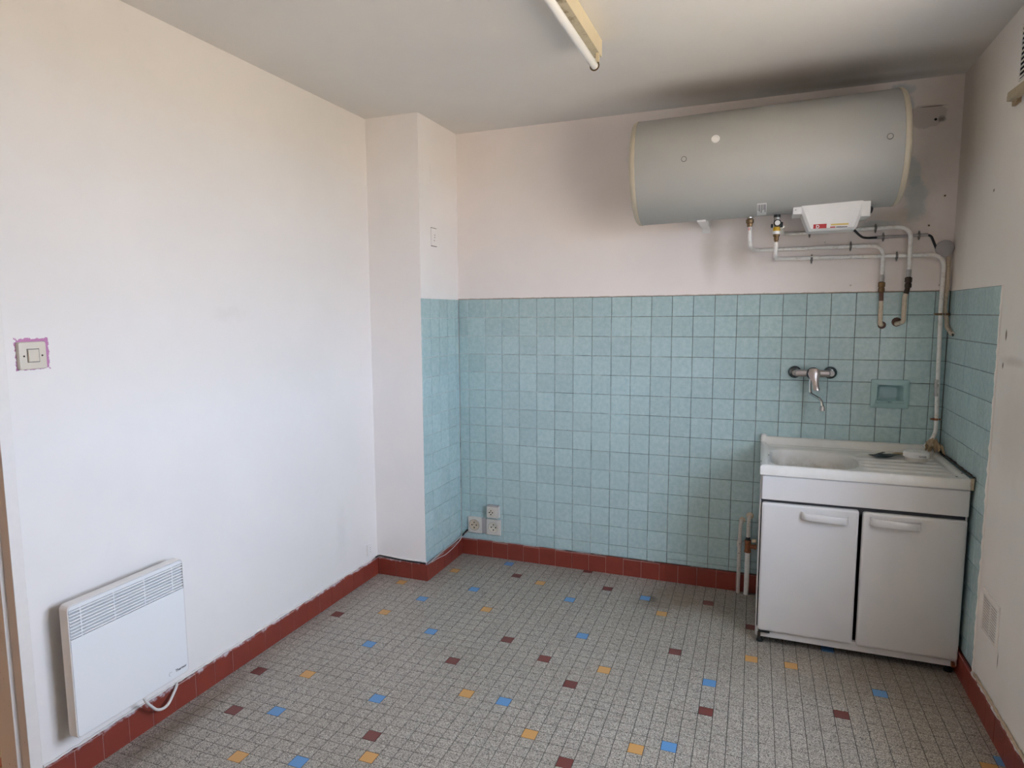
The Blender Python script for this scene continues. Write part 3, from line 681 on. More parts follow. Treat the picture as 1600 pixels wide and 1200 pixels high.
s0 = hy(1377.3, 448, -.028); s1 = hy(1376.8, 470, -.028); s2 = hy(1375, 506.5, -.028); s3 = Vector((s2.x + .012, .006, s2.z - .005))
MB().tube([s0, s1], .0098, seg=12).build('scorched_stub', 'scorched', hp, smooth=50)
MB().tube([s1, s2, s3], .0102, .014, 12).build('lower_stub', 'pipe_cream', hp, smooth=50)
MB().lathe((s3.x, -.0008, s3.z), (0, -1, 0), [(0, .018), (.003, .016), (.003, 0)], 14).build('wall_hole', 'scorched', hp, smooth=40)
clip_at(hp, hy(1329, 384.7, -.028), RP)
# drain / second pipe: behind the safety valve -> right -> down
dp = pipe('cold_branch_pipe', hy(1300, 361, -.03), 'white pipe passing behind the thermostat cover then bending down to the right hand stub')
C0 = hy(1222, 366.5, -.030); C1 = hy(1337, 358.5, -.034); C2 = hy(1424, 353.5, -.055); C3 = hy(1420.5, 424, -.055)
MB().tube([Vector((C0.x - .005, -.26, C0.z + .012)), C0, C1, C2, C3], RP, .06, 12, 8).build('pipe_run', 'pipe_white', dp, smooth=50)
stub(dp, 1420.5, 421, 450, -.055, False)
s0 = hy(1419.5, 439, -.055); s1 = hy(1418, 451, -.053); s2 = hy(1413.5, 465, -.050); s3 = hy(1411.5, 503, -.044); s4 = hy(1399, 506, .004)
MB().tube([s0, s1, s1.lerp(s2, .55)], .0108, .01, 12).build('scorched_stub', 'brass_black', dp, smooth=50)
MB().tube([s1.lerp(s2, .5), s2, s3, s4], .0105, .014, 12).build('lower_stub', 'pipe_cream', dp, smooth=50)
e = hy(1401, 503, -.0008); MB().lathe(e, (0, -1, 0), [(0, .022), (.004, .018), (.004, 0)], 12).build('wall_hole', 'scorched', dp, smooth=40)
clip_at(dp, hy(1265, 364, -.030), RP); clip_at(dp, hy(1368, 356.5, -.042), RP)
# cold feed pipe: safety valve -> right -> down to the sink
cp = pipe('cold_feed_pipe', hy(1464, 600, -.03), 'long white pipe from the safety valve running down the corner to the sink')
VX, VY = 1.7115, -.285
B0 = Vector((VX, VY, 1.835)); B1 = Vector((VX - .002, VY, 1.775)); B1b = hy(1212, 404.5, -.028)
B2 = hy(1228, 406.5, -.028); B3 = hy(1476.5, 397.5, -.028); B4 = hy(1470.5, 470, -.028); B5 = hy(1462, 680, -.028); B6 = hy(1456, 694, -.035); B7 = hy(1444, 699, -.05)
MB().tube([B0, B1, B1b, B3, B4, B5, B7], RP, .065, 12, 8).build('pipe_run', 'pipe_white', cp, smooth=50)
a = hy(1463.7, 593, -.028); b = hy(1462.8, 619, -.028)
MB().lathe(a, b - a, [(0, .0098), (.002, .0108), (.012, .0108), (.013, .0095), (.02, .0095), (.021, .0115), (.034, .0115), (.035, .0095), ((b - a).length - .014, .0095), ((b - a).length - .013, .0108), ((b - a).length, .0108)], 14).build('coupling', 'steel', cp, smooth=25)
clip_at(cp, hy(1268, 404.8, -.028), RP); clip_at(cp, hy(1401, 400.5, -.028), RP)
clip_at(cp, hy(1468, 491, -.028), RP, False, 'brass_dark'); clip_at(cp, hy(1461.5, 655, -.028), RP, False, 'rust')
# safety valve under the heater
sv = thing('safety_valve', (VX, VY, 1.79), 'brass safety valve with black and white knob and yellow collar under the heater', 'valve')
V = lambda z: (VX, VY, z)
MB().lathe(V(1.974), (0, 0, -1), [(0, .028), (.0015, .028), (.0015, .012)], 20).build('ring_washer', 'blue_ring', sv, smooth=40)
MB().lathe(V(1.970), (0, 0, -1), [(0, .015), (.022, .015), (.022, 0)], 14).build('dielectric_sleeve', 'black_plastic', sv, smooth=30)
MB().lathe(V(1.948), (0, 0, -1), [(0, .0135), (.020, .0135), (.021, .012), (.045, .012), (.045, 0)], 8).build('valve_body', 'steel', sv, smooth=20)
MB().lathe((VX + .002, VY - .012, 1.919), (0, -1, 0), [(0, .014), (.004, .0165), (.022, .0165), (.024, .014), (.024, 0)], 20).build('knob', 'black_plastic', sv, smooth=35)
MB().lathe((VX + .002, VY - .0355, 1.919), (0, -1, 0), [(0, .0118), (.0035, .0112), (.004, 0)], 20).build('knob_cap', 'white_plastic', sv, smooth=35)
box((VX + .012, VY - .02, 1.901), (VX + .026, VY + .004, 1.924)).build('lever_ear', 'black_plastic', sv, bevel=.002); box((VX - .026, VY - .02, 1.901), (VX - .016, VY + .004, 1.917)).build('lever_ear', 'black_plastic', sv, bevel=.002)
MB().lathe(V(1.903), (0, 0, -1), [(0, .0155), (.018, .0155), (.018, 0)], 16).build('yellow_collar', 'yellow_plastic', sv, smooth=30)
MB().lathe(V(1.885), (0, 0, -1), [(0, .0165), (.014, .0165), (.014, 0)], 16).build('white_collar', 'white_plastic', sv, smooth=30)
MB().lathe(V(1.871), (0, 0, -1), [(0, .0145), (.010, .0145), (.012, .011), (.028, .0105), (.030, .0085), (.048, .008), (.050, 0)], 8).build('brass_union', 'brass_dark', sv, smooth=20)
# grey cable conduit and its black cables
cd = thing('cable_conduit', hy(1410, 369, -.02), 'short grey cable conduit clipped to the wall right of the heater cover', 'conduit')
D0 = hy(1367, 371.2, -.018); D1 = hy(1450, 366.8, -.018)
MB().tube([D0, D1], .0075, seg=12).build('conduit_tube', 'grey_plastic', cd, smooth=50)
clip_at(cd, hy(1380, 370.5, -.018), .0075); clip_at(cd, hy(1436, 367.6, -.018), .0075)
tag(MB().tube([Vector((2.03, -.25, 1.885)), hy(1342, 367, -.1), hy(1350, 372.3, -.03), D0 + Vector((.02, 0, 0))], .0055, .04, 10, 8).build('power_cable', 'black_rubber', None, smooth=50, origin=D0), 'black cable looping from the heater cover into the grey conduit', 'cable')
J = hy(1479.3, 387.5, -.030)
tag(MB().tube([D1 - Vector((.02, 0, 0)), D1 + Vector((.012, 0, -.003)), hy(1458, 376, -.02), hy(1463, 388, -.02), Vector((J.x - .028, -.02, J.z - .012))], .0055, .02, 10, 6).build('power_cable', 'black_rubber', None, smooth=50, origin=D1), 'black cable from the grey conduit into the round junction box', 'cable')
jb = thing('junction_box', (J.x, 0, J.z), 'round grey junction box high in the right corner', 'junction box')
JX = min(J.x, XR - .039)
MB().lathe((JX, -.0005, J.z), (0, -1, 0), [(0, .036), (.024, .036), (.024, 0)], 32).build('box_body', 'old_plastic', jb, smooth=35)
MB().lathe((JX, -.0245, J.z), (0, -1, 0), [(0, .037), (.005, .037), (.007, .034), (.007, 0)], 32).build('box_lid', 'grey_plastic', jb, smooth=35)
cc = thing('cable_duct', hy(1482, 420, -.02), 'cream cable tube hanging below the round junction box with a cut end', 'conduit')
E = [hy(1482, 401, -.016), hy(1481, 440, -.016), hy(1477, 470, -.016), hy(1475.8, 484, -.016), hy(1479.6, 498, -.016), hy(1478.8, 510, -.018), hx(1487.5, 522, XR - .014)]
MB().tube(E, .0094, .03, 12, 6).build('tube_run', 'pipe_cream', cc, smooth=50)
for k in range(3):
    d = (E[-1] - E[-2]).normalized(); MB().tube([E[-1] - d * .01 + Vector((0, 0, .003 * (k - 1))), E[-1] + d * (.008 + .004 * k) + Vector((.002 * k, 0, -.006 * (k == 1)))], .0022, seg=6).build('wire_end', 'black_rubber', cc, smooth=50)
clip_at(cc, hy(1480, 491, -.018), .0094, False, 'brass_dark', False)
for u, v, lb in ((1328.8, 446, 'bent grey wall anchor between heater and tiles'), (1467.3, 445.5, 'pale plastic plug beside the corner pipe'), (1451, 352.5, 'dark nail under the heater end'), (1476, 306, 'bent nail in the wall near the right corner'), (1289, 379, 'small hook between the two wall pipes')):
    q = hy(u, v, .001); MB_ = MB().lathe(q, (0, -1, 0), [(0, .003), (.004, .0042), (.008, .004), (.010, .002), (.010, 0)], 10)
    tag(MB_.build('wall_anchor', 'brass_dark' if 'dark' in lb or 'nail' in lb else 'old_plastic', None, smooth=40, origin=q), lb, 'anchor', 'old anchors left in the back wall')
q = hy(1462, 186.5, .0008); tag(MB().lathe(q, (0, -1, 0), [(0, .0), (.0005, .006), (.0015, .0055), (.0008, 0)], 14).build('drill_hole', 'hole_black', None, smooth=40, origin=q), 'dark drill hole in the bare plaster patch beside the heater', 'hole')

# ------------------------------------------------------------------ tap
tap = thing('mixer_tap', (1.908, -.005, 1.20), 'chrome wall mounted mixer tap with swan spout over the sink', 'tap')
ZF = 1.2035; XA, XB = 1.827, 1.990; YF = -.062
for x in (XA, XB):
    MB().lathe((x, .0, ZF), (0, -1, 0), [(0, .031), (.004, .031), (.012, .026), (.016, .017), (.016, 0)], 36).build('rosette', 'rosette', tap, smooth=35)
    MB().lathe((x, -.014, ZF), (0, -1, 0), [(0, .013), (.036, .013), (.040, .0145), (.050, .0145)], 18).build('wall_union', 'chrome', tap, smooth=35)
bm_ = MB(); ring = rrect(.034, .034, .012, 4)
xa, xb = XA - .004, XB - .004
bm_.loft([[(xa, YF - .006 + a * .55, ZF + b * .55) for a, b in ring], [(xa + .006, YF - .006 + a, ZF + b) for a, b in ring], [(xb - .006, YF - .006 + a, ZF + b) for a, b in ring], [(xb, YF - .006 + a * .55, ZF + b * .55) for a, b in ring]])
bm_.build('tap_body', 'chrome_dull', tap, smooth=35)
XM = (XA + XB) / 2 - .001
MB().lathe((XM, YF + .012, ZF), (0, -1, 0), [(0, .027), (.028, .031), (.034, .031), (.038, .027), (.048, .026), (.048, 0)], 32).build('cartridge', 'rosette', tap, smooth=35)
lv = MB(); yl = YF - .040
def lring(s, wid, th, y, dx): return [(XM + dx + s_ * wid, y + t_ * th, ZF - s) for s_, t_ in ((-1, -.4), (-.6, -1), (.6, -1), (1, -.4), (1, 1), (-1, 1))]
lv.loft([lring(-.028, .012, .008, yl, .003), lring(-.021, .022, .011, yl, .003), lring(0, .0275, .012, yl - .001, .003), lring(.020, .0225, .011, yl - .005, .005), lring(.034, .0165, .009, yl - .011, .008), lring(.056, .0140, .007, yl - .022, .012), lring(.074, .0150, .006, yl - .030, .015), lring(.080, .012, .004, yl - .032, .016)])
lv.build('lever', 'chrome_dull', tap, smooth=40)
sp = [(XM - .010, YF - .008, ZF - .012), (XM - .010, YF - .012, ZF - .075), (XM - .008, YF - .016, ZF - .100), (XM + .034, YF - .11, ZF - .120), (XM + .040, YF - .125, ZF - .152)]
MB().tube(sp, .0078, .022, 14, 6).build('spout', 'chrome', tap, smooth=50)
MB().lathe(Vector(sp[-1]) + Vector((0, 0, .004)), (0.02, 0, -1), [(0, .008), (.004, .0105), (.022, .0115), (.024, .010), (.024, 0)], 18).build('aerator', 'chrome_dull', tap, smooth=35)

# ------------------------------------------------------------------ soap dish
sd = thing('soap_dish', (2.253, 0, 1.036), 'blue green ceramic soap dish built into the tiles above the sink', 'soap dish')
fr = MB(); cx, cz = (2.172 + 2.336) / 2, (1.036 + 1.176) / 2; w, h = .163, .140
o1 = [(cx + a, 0.0005, cz + b) for a, b in rrect(w, h, .006, 3)]; o2 = [(cx + a, -.012, cz + b) for a, b in rrect(w, h, .006, 3)]; o3 = [(cx + a, -.016, cz + b) for a, b in rrect(w - .010, h - .010, .006, 3)]
icx, icz = (SX0 + SX1) / 2, (SZ0 + SZ1) / 2
i1 = [(icx + a, -.0155, icz + b) for a, b in rrect(SX1 - SX0 + .004, SZ1 - SZ0 + .002, .010, 3)]; i2 = [(icx + a, -.009, icz + b) for a, b in rrect(SX1 - SX0 - .006, SZ1 - SZ0 - .006, .010, 3)]
i3 = [(icx + a, .040, icz + b) for a, b in rrect(SX1 - SX0 - .020, SZ1 - SZ0 - .016, .012, 3)]; i4 = [(icx + a, .046, icz + b) for a, b in rrect(SX1 - SX0 - .034, SZ1 - SZ0 - .03, .010, 3)]
fr.loft([o1, o2, o3, i1, i2, i3, i4], cap=False); n_ = len(o1); fr.add(i4, [tuple(range(n_))])
fr.build('dish_body', 'soap_ceramic', sd, smooth=45)
lip = MB(); prof = []; N = 24
for k in range(N + 1):
    x = SX0 - .006 + (SX1 - SX0 + .012) * k / N; t = (x - icx) / (SX1 - SX0) * 2
    top = SZ0 + .012 - .010 * max(0, 1 - abs(t) * 4.2) + .0015 * math.cos(t * 5)
    prof.append([(x, -.013, SZ0 - .004), (x, -.022, SZ0 - .002), (x, -.025, top - .003), (x, -.021, top), (x, -.013, top - .001)])
lip.loft(prof); lip.build('front_lip', 'soap_ceramic', sd, smooth=50)

# ------------------------------------------------------------------ sink top
SX, SXE, SYF, SYB = 1.679, 2.4665, -.608, -.004
def sm(a, b, x):
    t = min(1, max(0, (x - a) / (b - a))); return t * t * (3 - 2 * t)
def sink_z(x, y):
    z = 0.826
    e = min(x - SX, SXE - x, y - SYF)                         # raised rim on three sides
    z += .011 * (1 - sm(.018, .034, e)); z -= .006 * (1 - sm(0, .007, e)) ** 2
    z += .039 * sm(-.052, -.024, y) - .004 * sm(-.010, -.004, y) + .010 * sm(-.088, -.075, y) * (1 - sm(-.066, -.052, y)) * .6
    bx, by = 1.905, -.335; hx_, hy_ = .186, .205              # bowl
    qx = abs(x - bx) / hx_; qy = abs(y - by) / hy_
    d = (qx ** 4 + qy ** 4) ** .25 if x < bx else (qx ** 2.6 + qy ** 2.6) ** (1 / 2.6)
    z -= .155 * (1 - sm(.90, 1.0, d)) + .004 * (1 - sm(1.0, 1.10, d))
    if x > 2.09:                                              # draining board ridges
        a = sm(2.09, 2.13, x) * (1 - sm(2.405, 2.425, x)) * sm(-.565, -.54, y) * (1 - sm(-.13, -.10, y))
        ph = (y + .545) / .0735; z += a * (.0095 * max(0, math.cos(2 * math.pi * ph)) ** 5 - .006)
    return z
m = MB(); NX, NY = 150, 220
xsn = [SX + (SXE - SX) * i / NX for i in range(NX + 1)]; ysn = [SYF + (SYB - SYF) * j / NY for j in range(NY + 1)]
vs = [(x, y, sink_z(x, y)) for y in ysn for x in xsn]; W1 = NX + 1
fs = [(j * W1 + i, j * W1 + i + 1, (j + 1) * W1 + i + 1, (j + 1) * W1 + i) for j in range(NY) for i in range(NX)]
rim = [i for i in range(W1)] + [j * W1 + NX for j in range(1, NY + 1)] + [NY * W1 + i for i in range(NX - 1, -1, -1)] + [j * W1 for j in range(NY - 1, 0, -1)]
b0 = len(vs); vs += [(vs[i][0], vs[i][1], .792) for i in rim]; n_ = len(rim)
fs += [(rim[k], b0 + k, b0 + (k + 1) % n_, rim[(k + 1) % n_]) for k in range(n_)]
sk = thing('kitchen_sink', (2.07, -.3, .792), 'white enamel sink top with bowl on the left and ribbed draining board', 'sink')
o = MB().add(vs, fs).build('basin', 'sink_enamel', sk, smooth=50)
MB().lathe((1.905, -.335, .6672), (0, 0, 1), [(0, 0), (0, .036), (.002, .034), (.001, .022), (.001, 0)], 24).build('drain', 'chrome_dull', sk, smooth=40)
rnd = random.Random(11)
m = MB(); cp_ = Vector((2.466, -.606, .80))
m.loft([[(2.4595 + rnd.uniform(-.003, .003), -.6105 - rnd.uniform(0, .002), z), (2.470, -.6115, z), (2.4745, -.600, z), (2.474, -.585, z), (2.4600, -.6065, z)] for z in (.793, .805, .815, .825, .836, .840)])
m.build('corner_filler', 'caulk_tan', sk, smooth=50)
bead(sk, 'wall_sealant', [(XR - .006, -.03, .842), (XR - .006, -.60, .842)], .0045, 'brass_black', .0015, 8)
for u, v in ((1201, 707.5), (1189.5, 721.5), (1495, 742), (1503, 741)):
    q = hz(u, v, .834); q.z = sink_z(q.x, q.y) + .0004
    MB().lathe(q, (0, 0, 1), [(0, .005), (.001, .004), (.001, 0)], 7).build('enamel_chip', 'hole_black', sk)

# ------------------------------------------------------------------ sink cabinet
cb = thing('sink_cabinet', (2.07, -.3, 0), 'white two door metal cabinet under the sink', 'cabinet')
box((1.683, -.585, .036), (1.688, -.012, .790)).build('side_panel', 'cabinet_white', cb, bevel=.001)
box((2.4585, -.585, .036), (2.4635, -.012, .790)).build('side_panel', 'cabinet_white', cb, bevel=.001)
box((1.688, -.020, .036), (2.4585, -.014, .660)).build('back_panel', 'dark_inside', cb)
box((1.688, -.570, .036), (2.4585, -.020, .046)).build('base_panel', 'dark_inside', cb)
box((1.688, -.590, .034), (2.4600, -.572, .078)).build('bottom_rail', 'cabinet_white', cb, bevel=.003)
box((1.688, -.575, .640), (2.4585, -.560, .700)).build('top_rail', 'dark_inside', cb)
box((1.6885, -.600, .6785), (2.4645, -.572, .7895)).build('front_band', 'cabinet_white', cb, bevel=.005, bseg=3)
def cdoor(x0, x1, z0, z1, hx0, hx1, zh0, zh1):
    m = MB(); r = .010; ring = rrect(x1 - x0, z1 - z0, r, 4); c0, c1 = (x0 + x1) / 2, (z0 + z1) / 2
    def rg(y, k): return [(c0 + a * (1 - 2 * k / (x1 - x0)), y, c1 + b * (1 - 2 * k / (z1 - z0))) for a, b in ring]
    m.loft([rg(-.580, 0), rg(-.594, 0), rg(-.5985, .0015), rg(-.601, .005), rg(-.602, .012)])
    d = m.build('door', 'cabinet_white', cb, smooth=45)
    h = MB(); rings = []
    L = hx1 - hx0
    for s, off in ((0, .0), (.02, .014), (.07, .025), (.14, .0285), (.5, .030), (.86, .0285), (.93, .025), (.98, .014), (1, .0)):
        x = hx0 + L * s; z = zh0 + (zh1 - zh0) * s + .004 * math.sin(math.pi * s) * 0; y = -.602 - off
        th = .004 if .06 < s < .94 else .006
        hh = .0155
        rings.append([(x, y - th, z - hh * .75), (x, y - th, z + hh * .75), (x, y - th * .4, z + hh), (x, y + th, z + hh), (x, y + th, z - hh), (x, y - th * .4, z - hh)])
    h.loft(rings); h.build('handle', 'cabinet_white', d, smooth=40)
    return d
d1 = cdoor(1.692, 2.0755, .067, .665, 1.853, 2.036, .6265, .6185)
d2 = cdoor(2.0895, 2.4625, .064, .661, 2.118, 2.301, .6285, .6225)
for x in (1.700, 2.447):
    h = MB(); h.box((x - .006, -.606, .040), (x + .006, -.590, .058)); h.lathe((x, -.606, .049), (0, -1, 0), [(0, .007), (.004, .006), (.004, 0)], 10); h.build('hinge', 'brass_black' if x < 2 else 'rust', cb)
box((1.697, -.6065, .0615), (1.744, -.590, .0665)).build('hinge_slot', 'hole_black', cb)
for x in (1.705, 2.44):
    for y in (-.56, -.05): MB().lathe((x, y, .036), (0, 0, -1), [(0, .012), (.030, .012), (.030, .016), (.036, .016), (.036, 0)], 10).build('foot', 'black_plastic', cb, smooth=40)

# ------------------------------------------------------------------ bits lying on the draining board
q = Vector((2.338, -.235, .8275))
rb = thing('round_box', q, 'round white plastic box lid lying on the draining board', 'box')
MB().lathe(q, (0.02, 0, 1), [(0, 0), (0, .043), (.019, .044), (.019, .047)], 36).build('box_base', 'old_plastic', rb, smooth=35)
MB().lathe(q + Vector((0, 0, .0185)), (0.02, 0, 1), [(0, .046), (.0, .0515), (.020, .0515), (.024, .048), (.0245, 0)], 36).build('box_lid', 'white_plastic', rb, smooth=35)
box((q.x + .002, q.y - .0530, q.z + .024), (q.x + .030, q.y - .040, q.z + .031)).build('clip_slot', 'grey_plastic', rb)
box((q.x - .015, q.y - .012, q.z + .0432), (q.x + .018, q.y - .004, q.z + .0445)).build('lid_rib', 'old_plastic', rb)
st_ = MB(); rings = []
pts = [(2.232, -.085, .0), (2.190, -.17, .004), (2.168, -.215, .006), (2.190, -.238, .010), (2.225, -.215, .012), (2.268, -.165, .008)]
path = rounded([Vector((x, y, .8300 + z)) for x, y, z in pts], .03, 4)
for i, p_ in enumerate(path):
    d = (path[min(i + 1, len(path) - 1)] - path[max(i - 1, 0)]).normalized(); s_ = Vector((-d.y, d.x, 0)); wv = .006 + .022 * min(1, i / (len(path) * .5)); t_ = Vector((0, 0, .0012))
    tw = Vector((0, 0, .004 * math.sin(i * .5)))
    rings.append([p_ - s_ * wv - t_ - tw, p_ + s_ * wv - t_ + tw, p_ + s_ * wv + t_ + tw, p_ - s_ * wv + t_ - tw])
tag(st_.loft(rings).build('plastic_strip', 'black_plastic', None, smooth=50, origin=(2.21, -.19, .829)), 'curled strip of black plastic on the draining board', 'strip')
def crumple(name, c, size, mat, label, cat, seed, n=9):
    rnd = random.Random(seed); m = MB(); g = []
    for j in range(n):
        for i in range(n):
            x, y = (i / (n - 1) - .5) * size[0], (j / (n - 1) - .5) * size[1]
            g.append(Vector(c) + Vector((x + rnd.uniform(-.2, .2) * size[0] / n, y + rnd.uniform(-.2, .2) * size[1] / n, size[2] * (.25 + .75 * rnd.random()) * (1 - .7 * max(abs(x / size[0]), abs(y / size[1])) ** 2 * 2.2) + .001)))
    k = len(g); b = [p - Vector((0, 0, .0012)) for p in g]
    fs = [(j * n + i, j * n + i + 1, (j + 1) * n + i + 1, (j + 1) * n + i) for j in range(n - 1) for i in range(n - 1)]
    m.add(g + b, fs + [tuple(k + q for q in f[::-1]) for f in fs])
    return tag(m.build(name, mat, None, origin=c), label, cat)
crumple('paper_scrap', (2.437, -.080, .832), (.066, .12, .085), 'masking_tape', 'crumpled brown tape wrapped round the pipe foot in the sink corner', 'tape', 5)
crumple('paper_scrap', (2.290, -.135, .829), (.055, .035, .014), 'masking_tape', 'small torn scrap of brown tape between the black strip and round lid', 'tape', 6, 6)

# ------------------------------------------------------------------ riser pipes left of the cabinet
r1 = thing('riser_pipe', (1.593, -.03, 0), 'thinner flaking white pipe rising from the floor left of the cabinet', 'pipe')
MB().tube([(1.593, -.030, 0), (1.592, -.030, .28), (1.594, -.026, .385), (1.602, .004, .398)], .0095, .03, 12).build('pipe_run', 'pipe_flaked', r1, smooth=50)
MB().lathe((1.592, -.030, .258), (0, 0, 1), [(0, .010), (0, .0125), (.010, .0135), (.012, .0115), (.022, .0115), (.024, .0135), (.034, .0125), (.034, .010)], 12).build('coupling', 'pipe_flaked', r1, smooth=30)
MB().lathe((1.602, -.0006, .398), (0, -1, 0), [(0, .016), (.004, .013), (.004, 0)], 14).build('wall_hole', 'pipe_cream', r1, smooth=40)
r2 = thing('riser_pipe', (1.634, -.035, 0), 'thicker white pipe with rusty tee fitting beside the cabinet', 'pipe')
MB().tube([(1.634, -.040, 0), (1.634, -.040, .25)], .0125, seg=14).build('pipe_run', 'pipe_white', r2, smooth=50)
MB().tube([(1.634, -.040, .31), (1.634, -.038, .41), (1.640, .004, .425)], .0090, .022, 12).build('upper_stub', 'pipe_flaked', r2, smooth=50)
MB().lathe((1.634, -.040, .235), (0, 0, 1), [(0, .013), (0, .0165), (.010, .0165), (.012, .015), (.055, .015), (.057, .0165), (.067, .0165), (.067, .010)], 12).build('tee_fitting', 'rust', r2, smooth=30)
MB().lathe((1.646, -.040, .268), (1, 0, 0), [(0, .012), (.020, .012), (.020, .014), (.032, .014), (.032, 0)], 12).build('side_outlet', 'rust', r2, smooth=30)
MB().lathe((1.655, -.034, .298), (1, 0, .1), [(0, .009), (.004, .011), (.018, .011), (.022, .008), (.022, 0)], 12).build('side_plug', 'pipe_cream', r2, smooth=30)
MB().lathe((1.634, -.040, .302), (0, 0, 1), [(0, .012), (.014, .012), (.016, .0095)], 10).build('lock_nut', 'black_rubber', r2, smooth=30)
MB().lathe((1.640, -.0006, .425), (0, -1, 0), [(0, .019), (.004, .016), (.004, 0)], 14).build('wall_hole', 'pipe_cream', r2, smooth=40)

# ------------------------------------------------------------------ sockets, switch, plates
def socket(name, x0, x1, z0, z1, depth, label, rr, off=(0, 0), lidtop=False, dirty=False):
    cx, cz = (x0 + x1) / 2, (z0 + z1) / 2; s = thing(name, (cx, 0, z0), label, 'socket', 'sockets low on the back wall')
    ring = rrect(x1 - x0, z1 - z0, .005, 3); m = MB()
    m.loft([[(cx + a, -.0008, cz + b) for a, b in ring], [(cx + a, -depth + .002, cz + b) for a, b in ring], [(cx + a * .97, -depth, cz + b * .97) for a, b in ring]])
    m.build('face_plate', 'old_plastic', s, smooth=40)
    cx += off[0]; cz += off[1]
    MB().lathe((cx, -depth + .0005, cz), (0, -1, 0), [(0, rr), (.0025, rr), (.0030, rr - .002), (.0028, rr - .0045), (-.004 + .006, rr - .006), (.0012, 0)], 30).build('socket_rim', 'pipe_cream' if dirty else 'ivory_plastic', s, smooth=40)
    MB().lathe((cx, -depth + .0008, cz), (0, -1, 0), [(0, rr), (0, rr + .0018), (.0011, rr + .0016), (.0011, rr)], 30).build('rim_groove', 'scorched' if dirty else 'grey_plastic', s, smooth=40)
    for a, b, r in ((-.0125, .0, .0042), (.0125, .0, .0042), (0, .0145, .0038), (0, -.0145, .0044), (-.003, .004, .0022)):
        MB().lathe((cx + a * rr / .029, -depth - .0012, cz + b * rr / .029), (0, -1, 0), [(0, r), (.0008, r), (.0008, 0)], 10).build('contact_hole', 'hole_black', s)
    if lidtop: box((x0 + .004, -depth - .003, z1 - .001), (x1 - .002, -.002, z1 + .006)).build('dust_ledge', 'grey_plastic', s, bevel=.001)
    return s
socket('wall_socket', -.013, .080, .143, .246, .010, 'dirty square wall socket nearest the corner', .0335, (-.004, .0), dirty=True)
socket('wall_socket', .112, .207, .143, .243, .010, 'square wall socket below the small raised one', .0335)
socket('wall_socket', .122, .201, .258, .330, .030, 'small raised socket box above the two square sockets', .0235, (-.010, -.002), True)
tag(box((.0815, -.007, .146), (.110, -.0008, .243)).build('blank_strip', 'grey_plastic', None, bevel=.001, origin=(.096, 0, .146)), 'grey filler strip between the two square sockets', 'cover strip')
sw = thing('light_switch', (XP, -2.40, 1.356), 'ivory light switch on the left wall ringed by pink paint', 'switch')
m = MB(); ring = rrect(.084, .083, .006, 3); cy, cz = -2.400, 1.397
m.loft([[(XP + .0005, cy + a, cz + b) for a, b in ring], [(XP + .0095, cy + a, cz + b) for a, b in ring], [(XP + .0125, cy + a * .96, cz + b * .96) for a, b in ring], [(XP + .013, cy + a * .90, cz + b * .90) for a, b in ring]]); m.build('face_plate', 'ivory_plastic', sw, smooth=40)
box((XP + .0125, cy - .0185, cz - .0205), (XP + .0136, cy + .0185, cz + .0205)).build('rocker_gap', 'ink', sw)
m = MB(); m.add([(XP + .0125, cy - .0175, cz - .019), (XP + .0125, cy + .0175, cz - .019), (XP + .0125, cy + .0175, cz + .019), (XP + .0125, cy - .0175, cz + .019), (XP + .0205, cy - .0170, cz - .0185), (XP + .0145, cy + .0172, cz - .0185), (XP + .0145, cy + .0172, cz + .0185), (XP + .0190, cy - .0170, cz + .0185)], [(0, 1, 2, 3), (4, 5, 6, 7), (0, 1, 5, 4), (1, 2, 6, 5), (2, 3, 7, 6), (3, 0, 4, 7)])
m.build('rocker', 'ivory_plastic', sw, bevel=.001)
for s_ in (-1, 1): MB().lathe((XP + .0128, cy + s_ * .0275, cz - .001), (1, 0, 0), [(0, .003), (.0006, .003), (.0006, 0)], 10).build('screw', 'brass_black', sw)
pp = thing('painted_plate', (XL, -.31, 1.89), 'rectangular plate painted over on the column side above the tiles', 'cover plate', )
box((XL - .0005, -.354, 1.893), (XL + .004, -.284, 1.992)).build('plate', 'paint_column', pp, bevel=.0015)
for z in (1.925, 1.942, 1.955): MB().lathe((XL + .0038, -.316 + (z - 1.94) * .25, z), (1, 0, 0), [(0, .0035), (.001, .003), (.001, 0)], 8).build('dirt_hole', 'scorched', pp)
for z0, z1 in ((1.8915, 1.894), (1.991, 1.9935)): box((XL - .0005, -.354, z0), (XL + .0046, -.290, z1)).build('edge_shadow', 'scorched', pp)
po = thing('painted_hatch', (XL, -.325, 2.23), 'small round topped plate painted over high on the column side', 'cover plate')
m = MB(); poly = [(-.352, 2.236), (-.300, 2.236)] + [(-.326 + .026 * math.cos(math.radians(a)), 2.312 + .026 * math.sin(math.radians(a))) for a in range(0, 181, 20)]
m.prism([(XL - .0005, y, z) for y, z in poly], (.0045, 0, 0)); m.build('plate', 'paint_column', po, bevel=.0012)
ps = thing('painted_socket', (XP, -.57, .14), 'small phone socket painted over low on the left wall by the column', 'socket')
box((XP - .0005, -.598, .142), (XP + .012, -.566, .204)).build('cover', 'paint_left', ps, bevel=.002)
for k in range(3): MB().lathe((XP + .0115, -.574, .160 + k * .012), (1, 0, 0), [(0, .0018), (.001, .0018), (.001, 0)], 8).build('vent_hole', 'hole_black', ps)

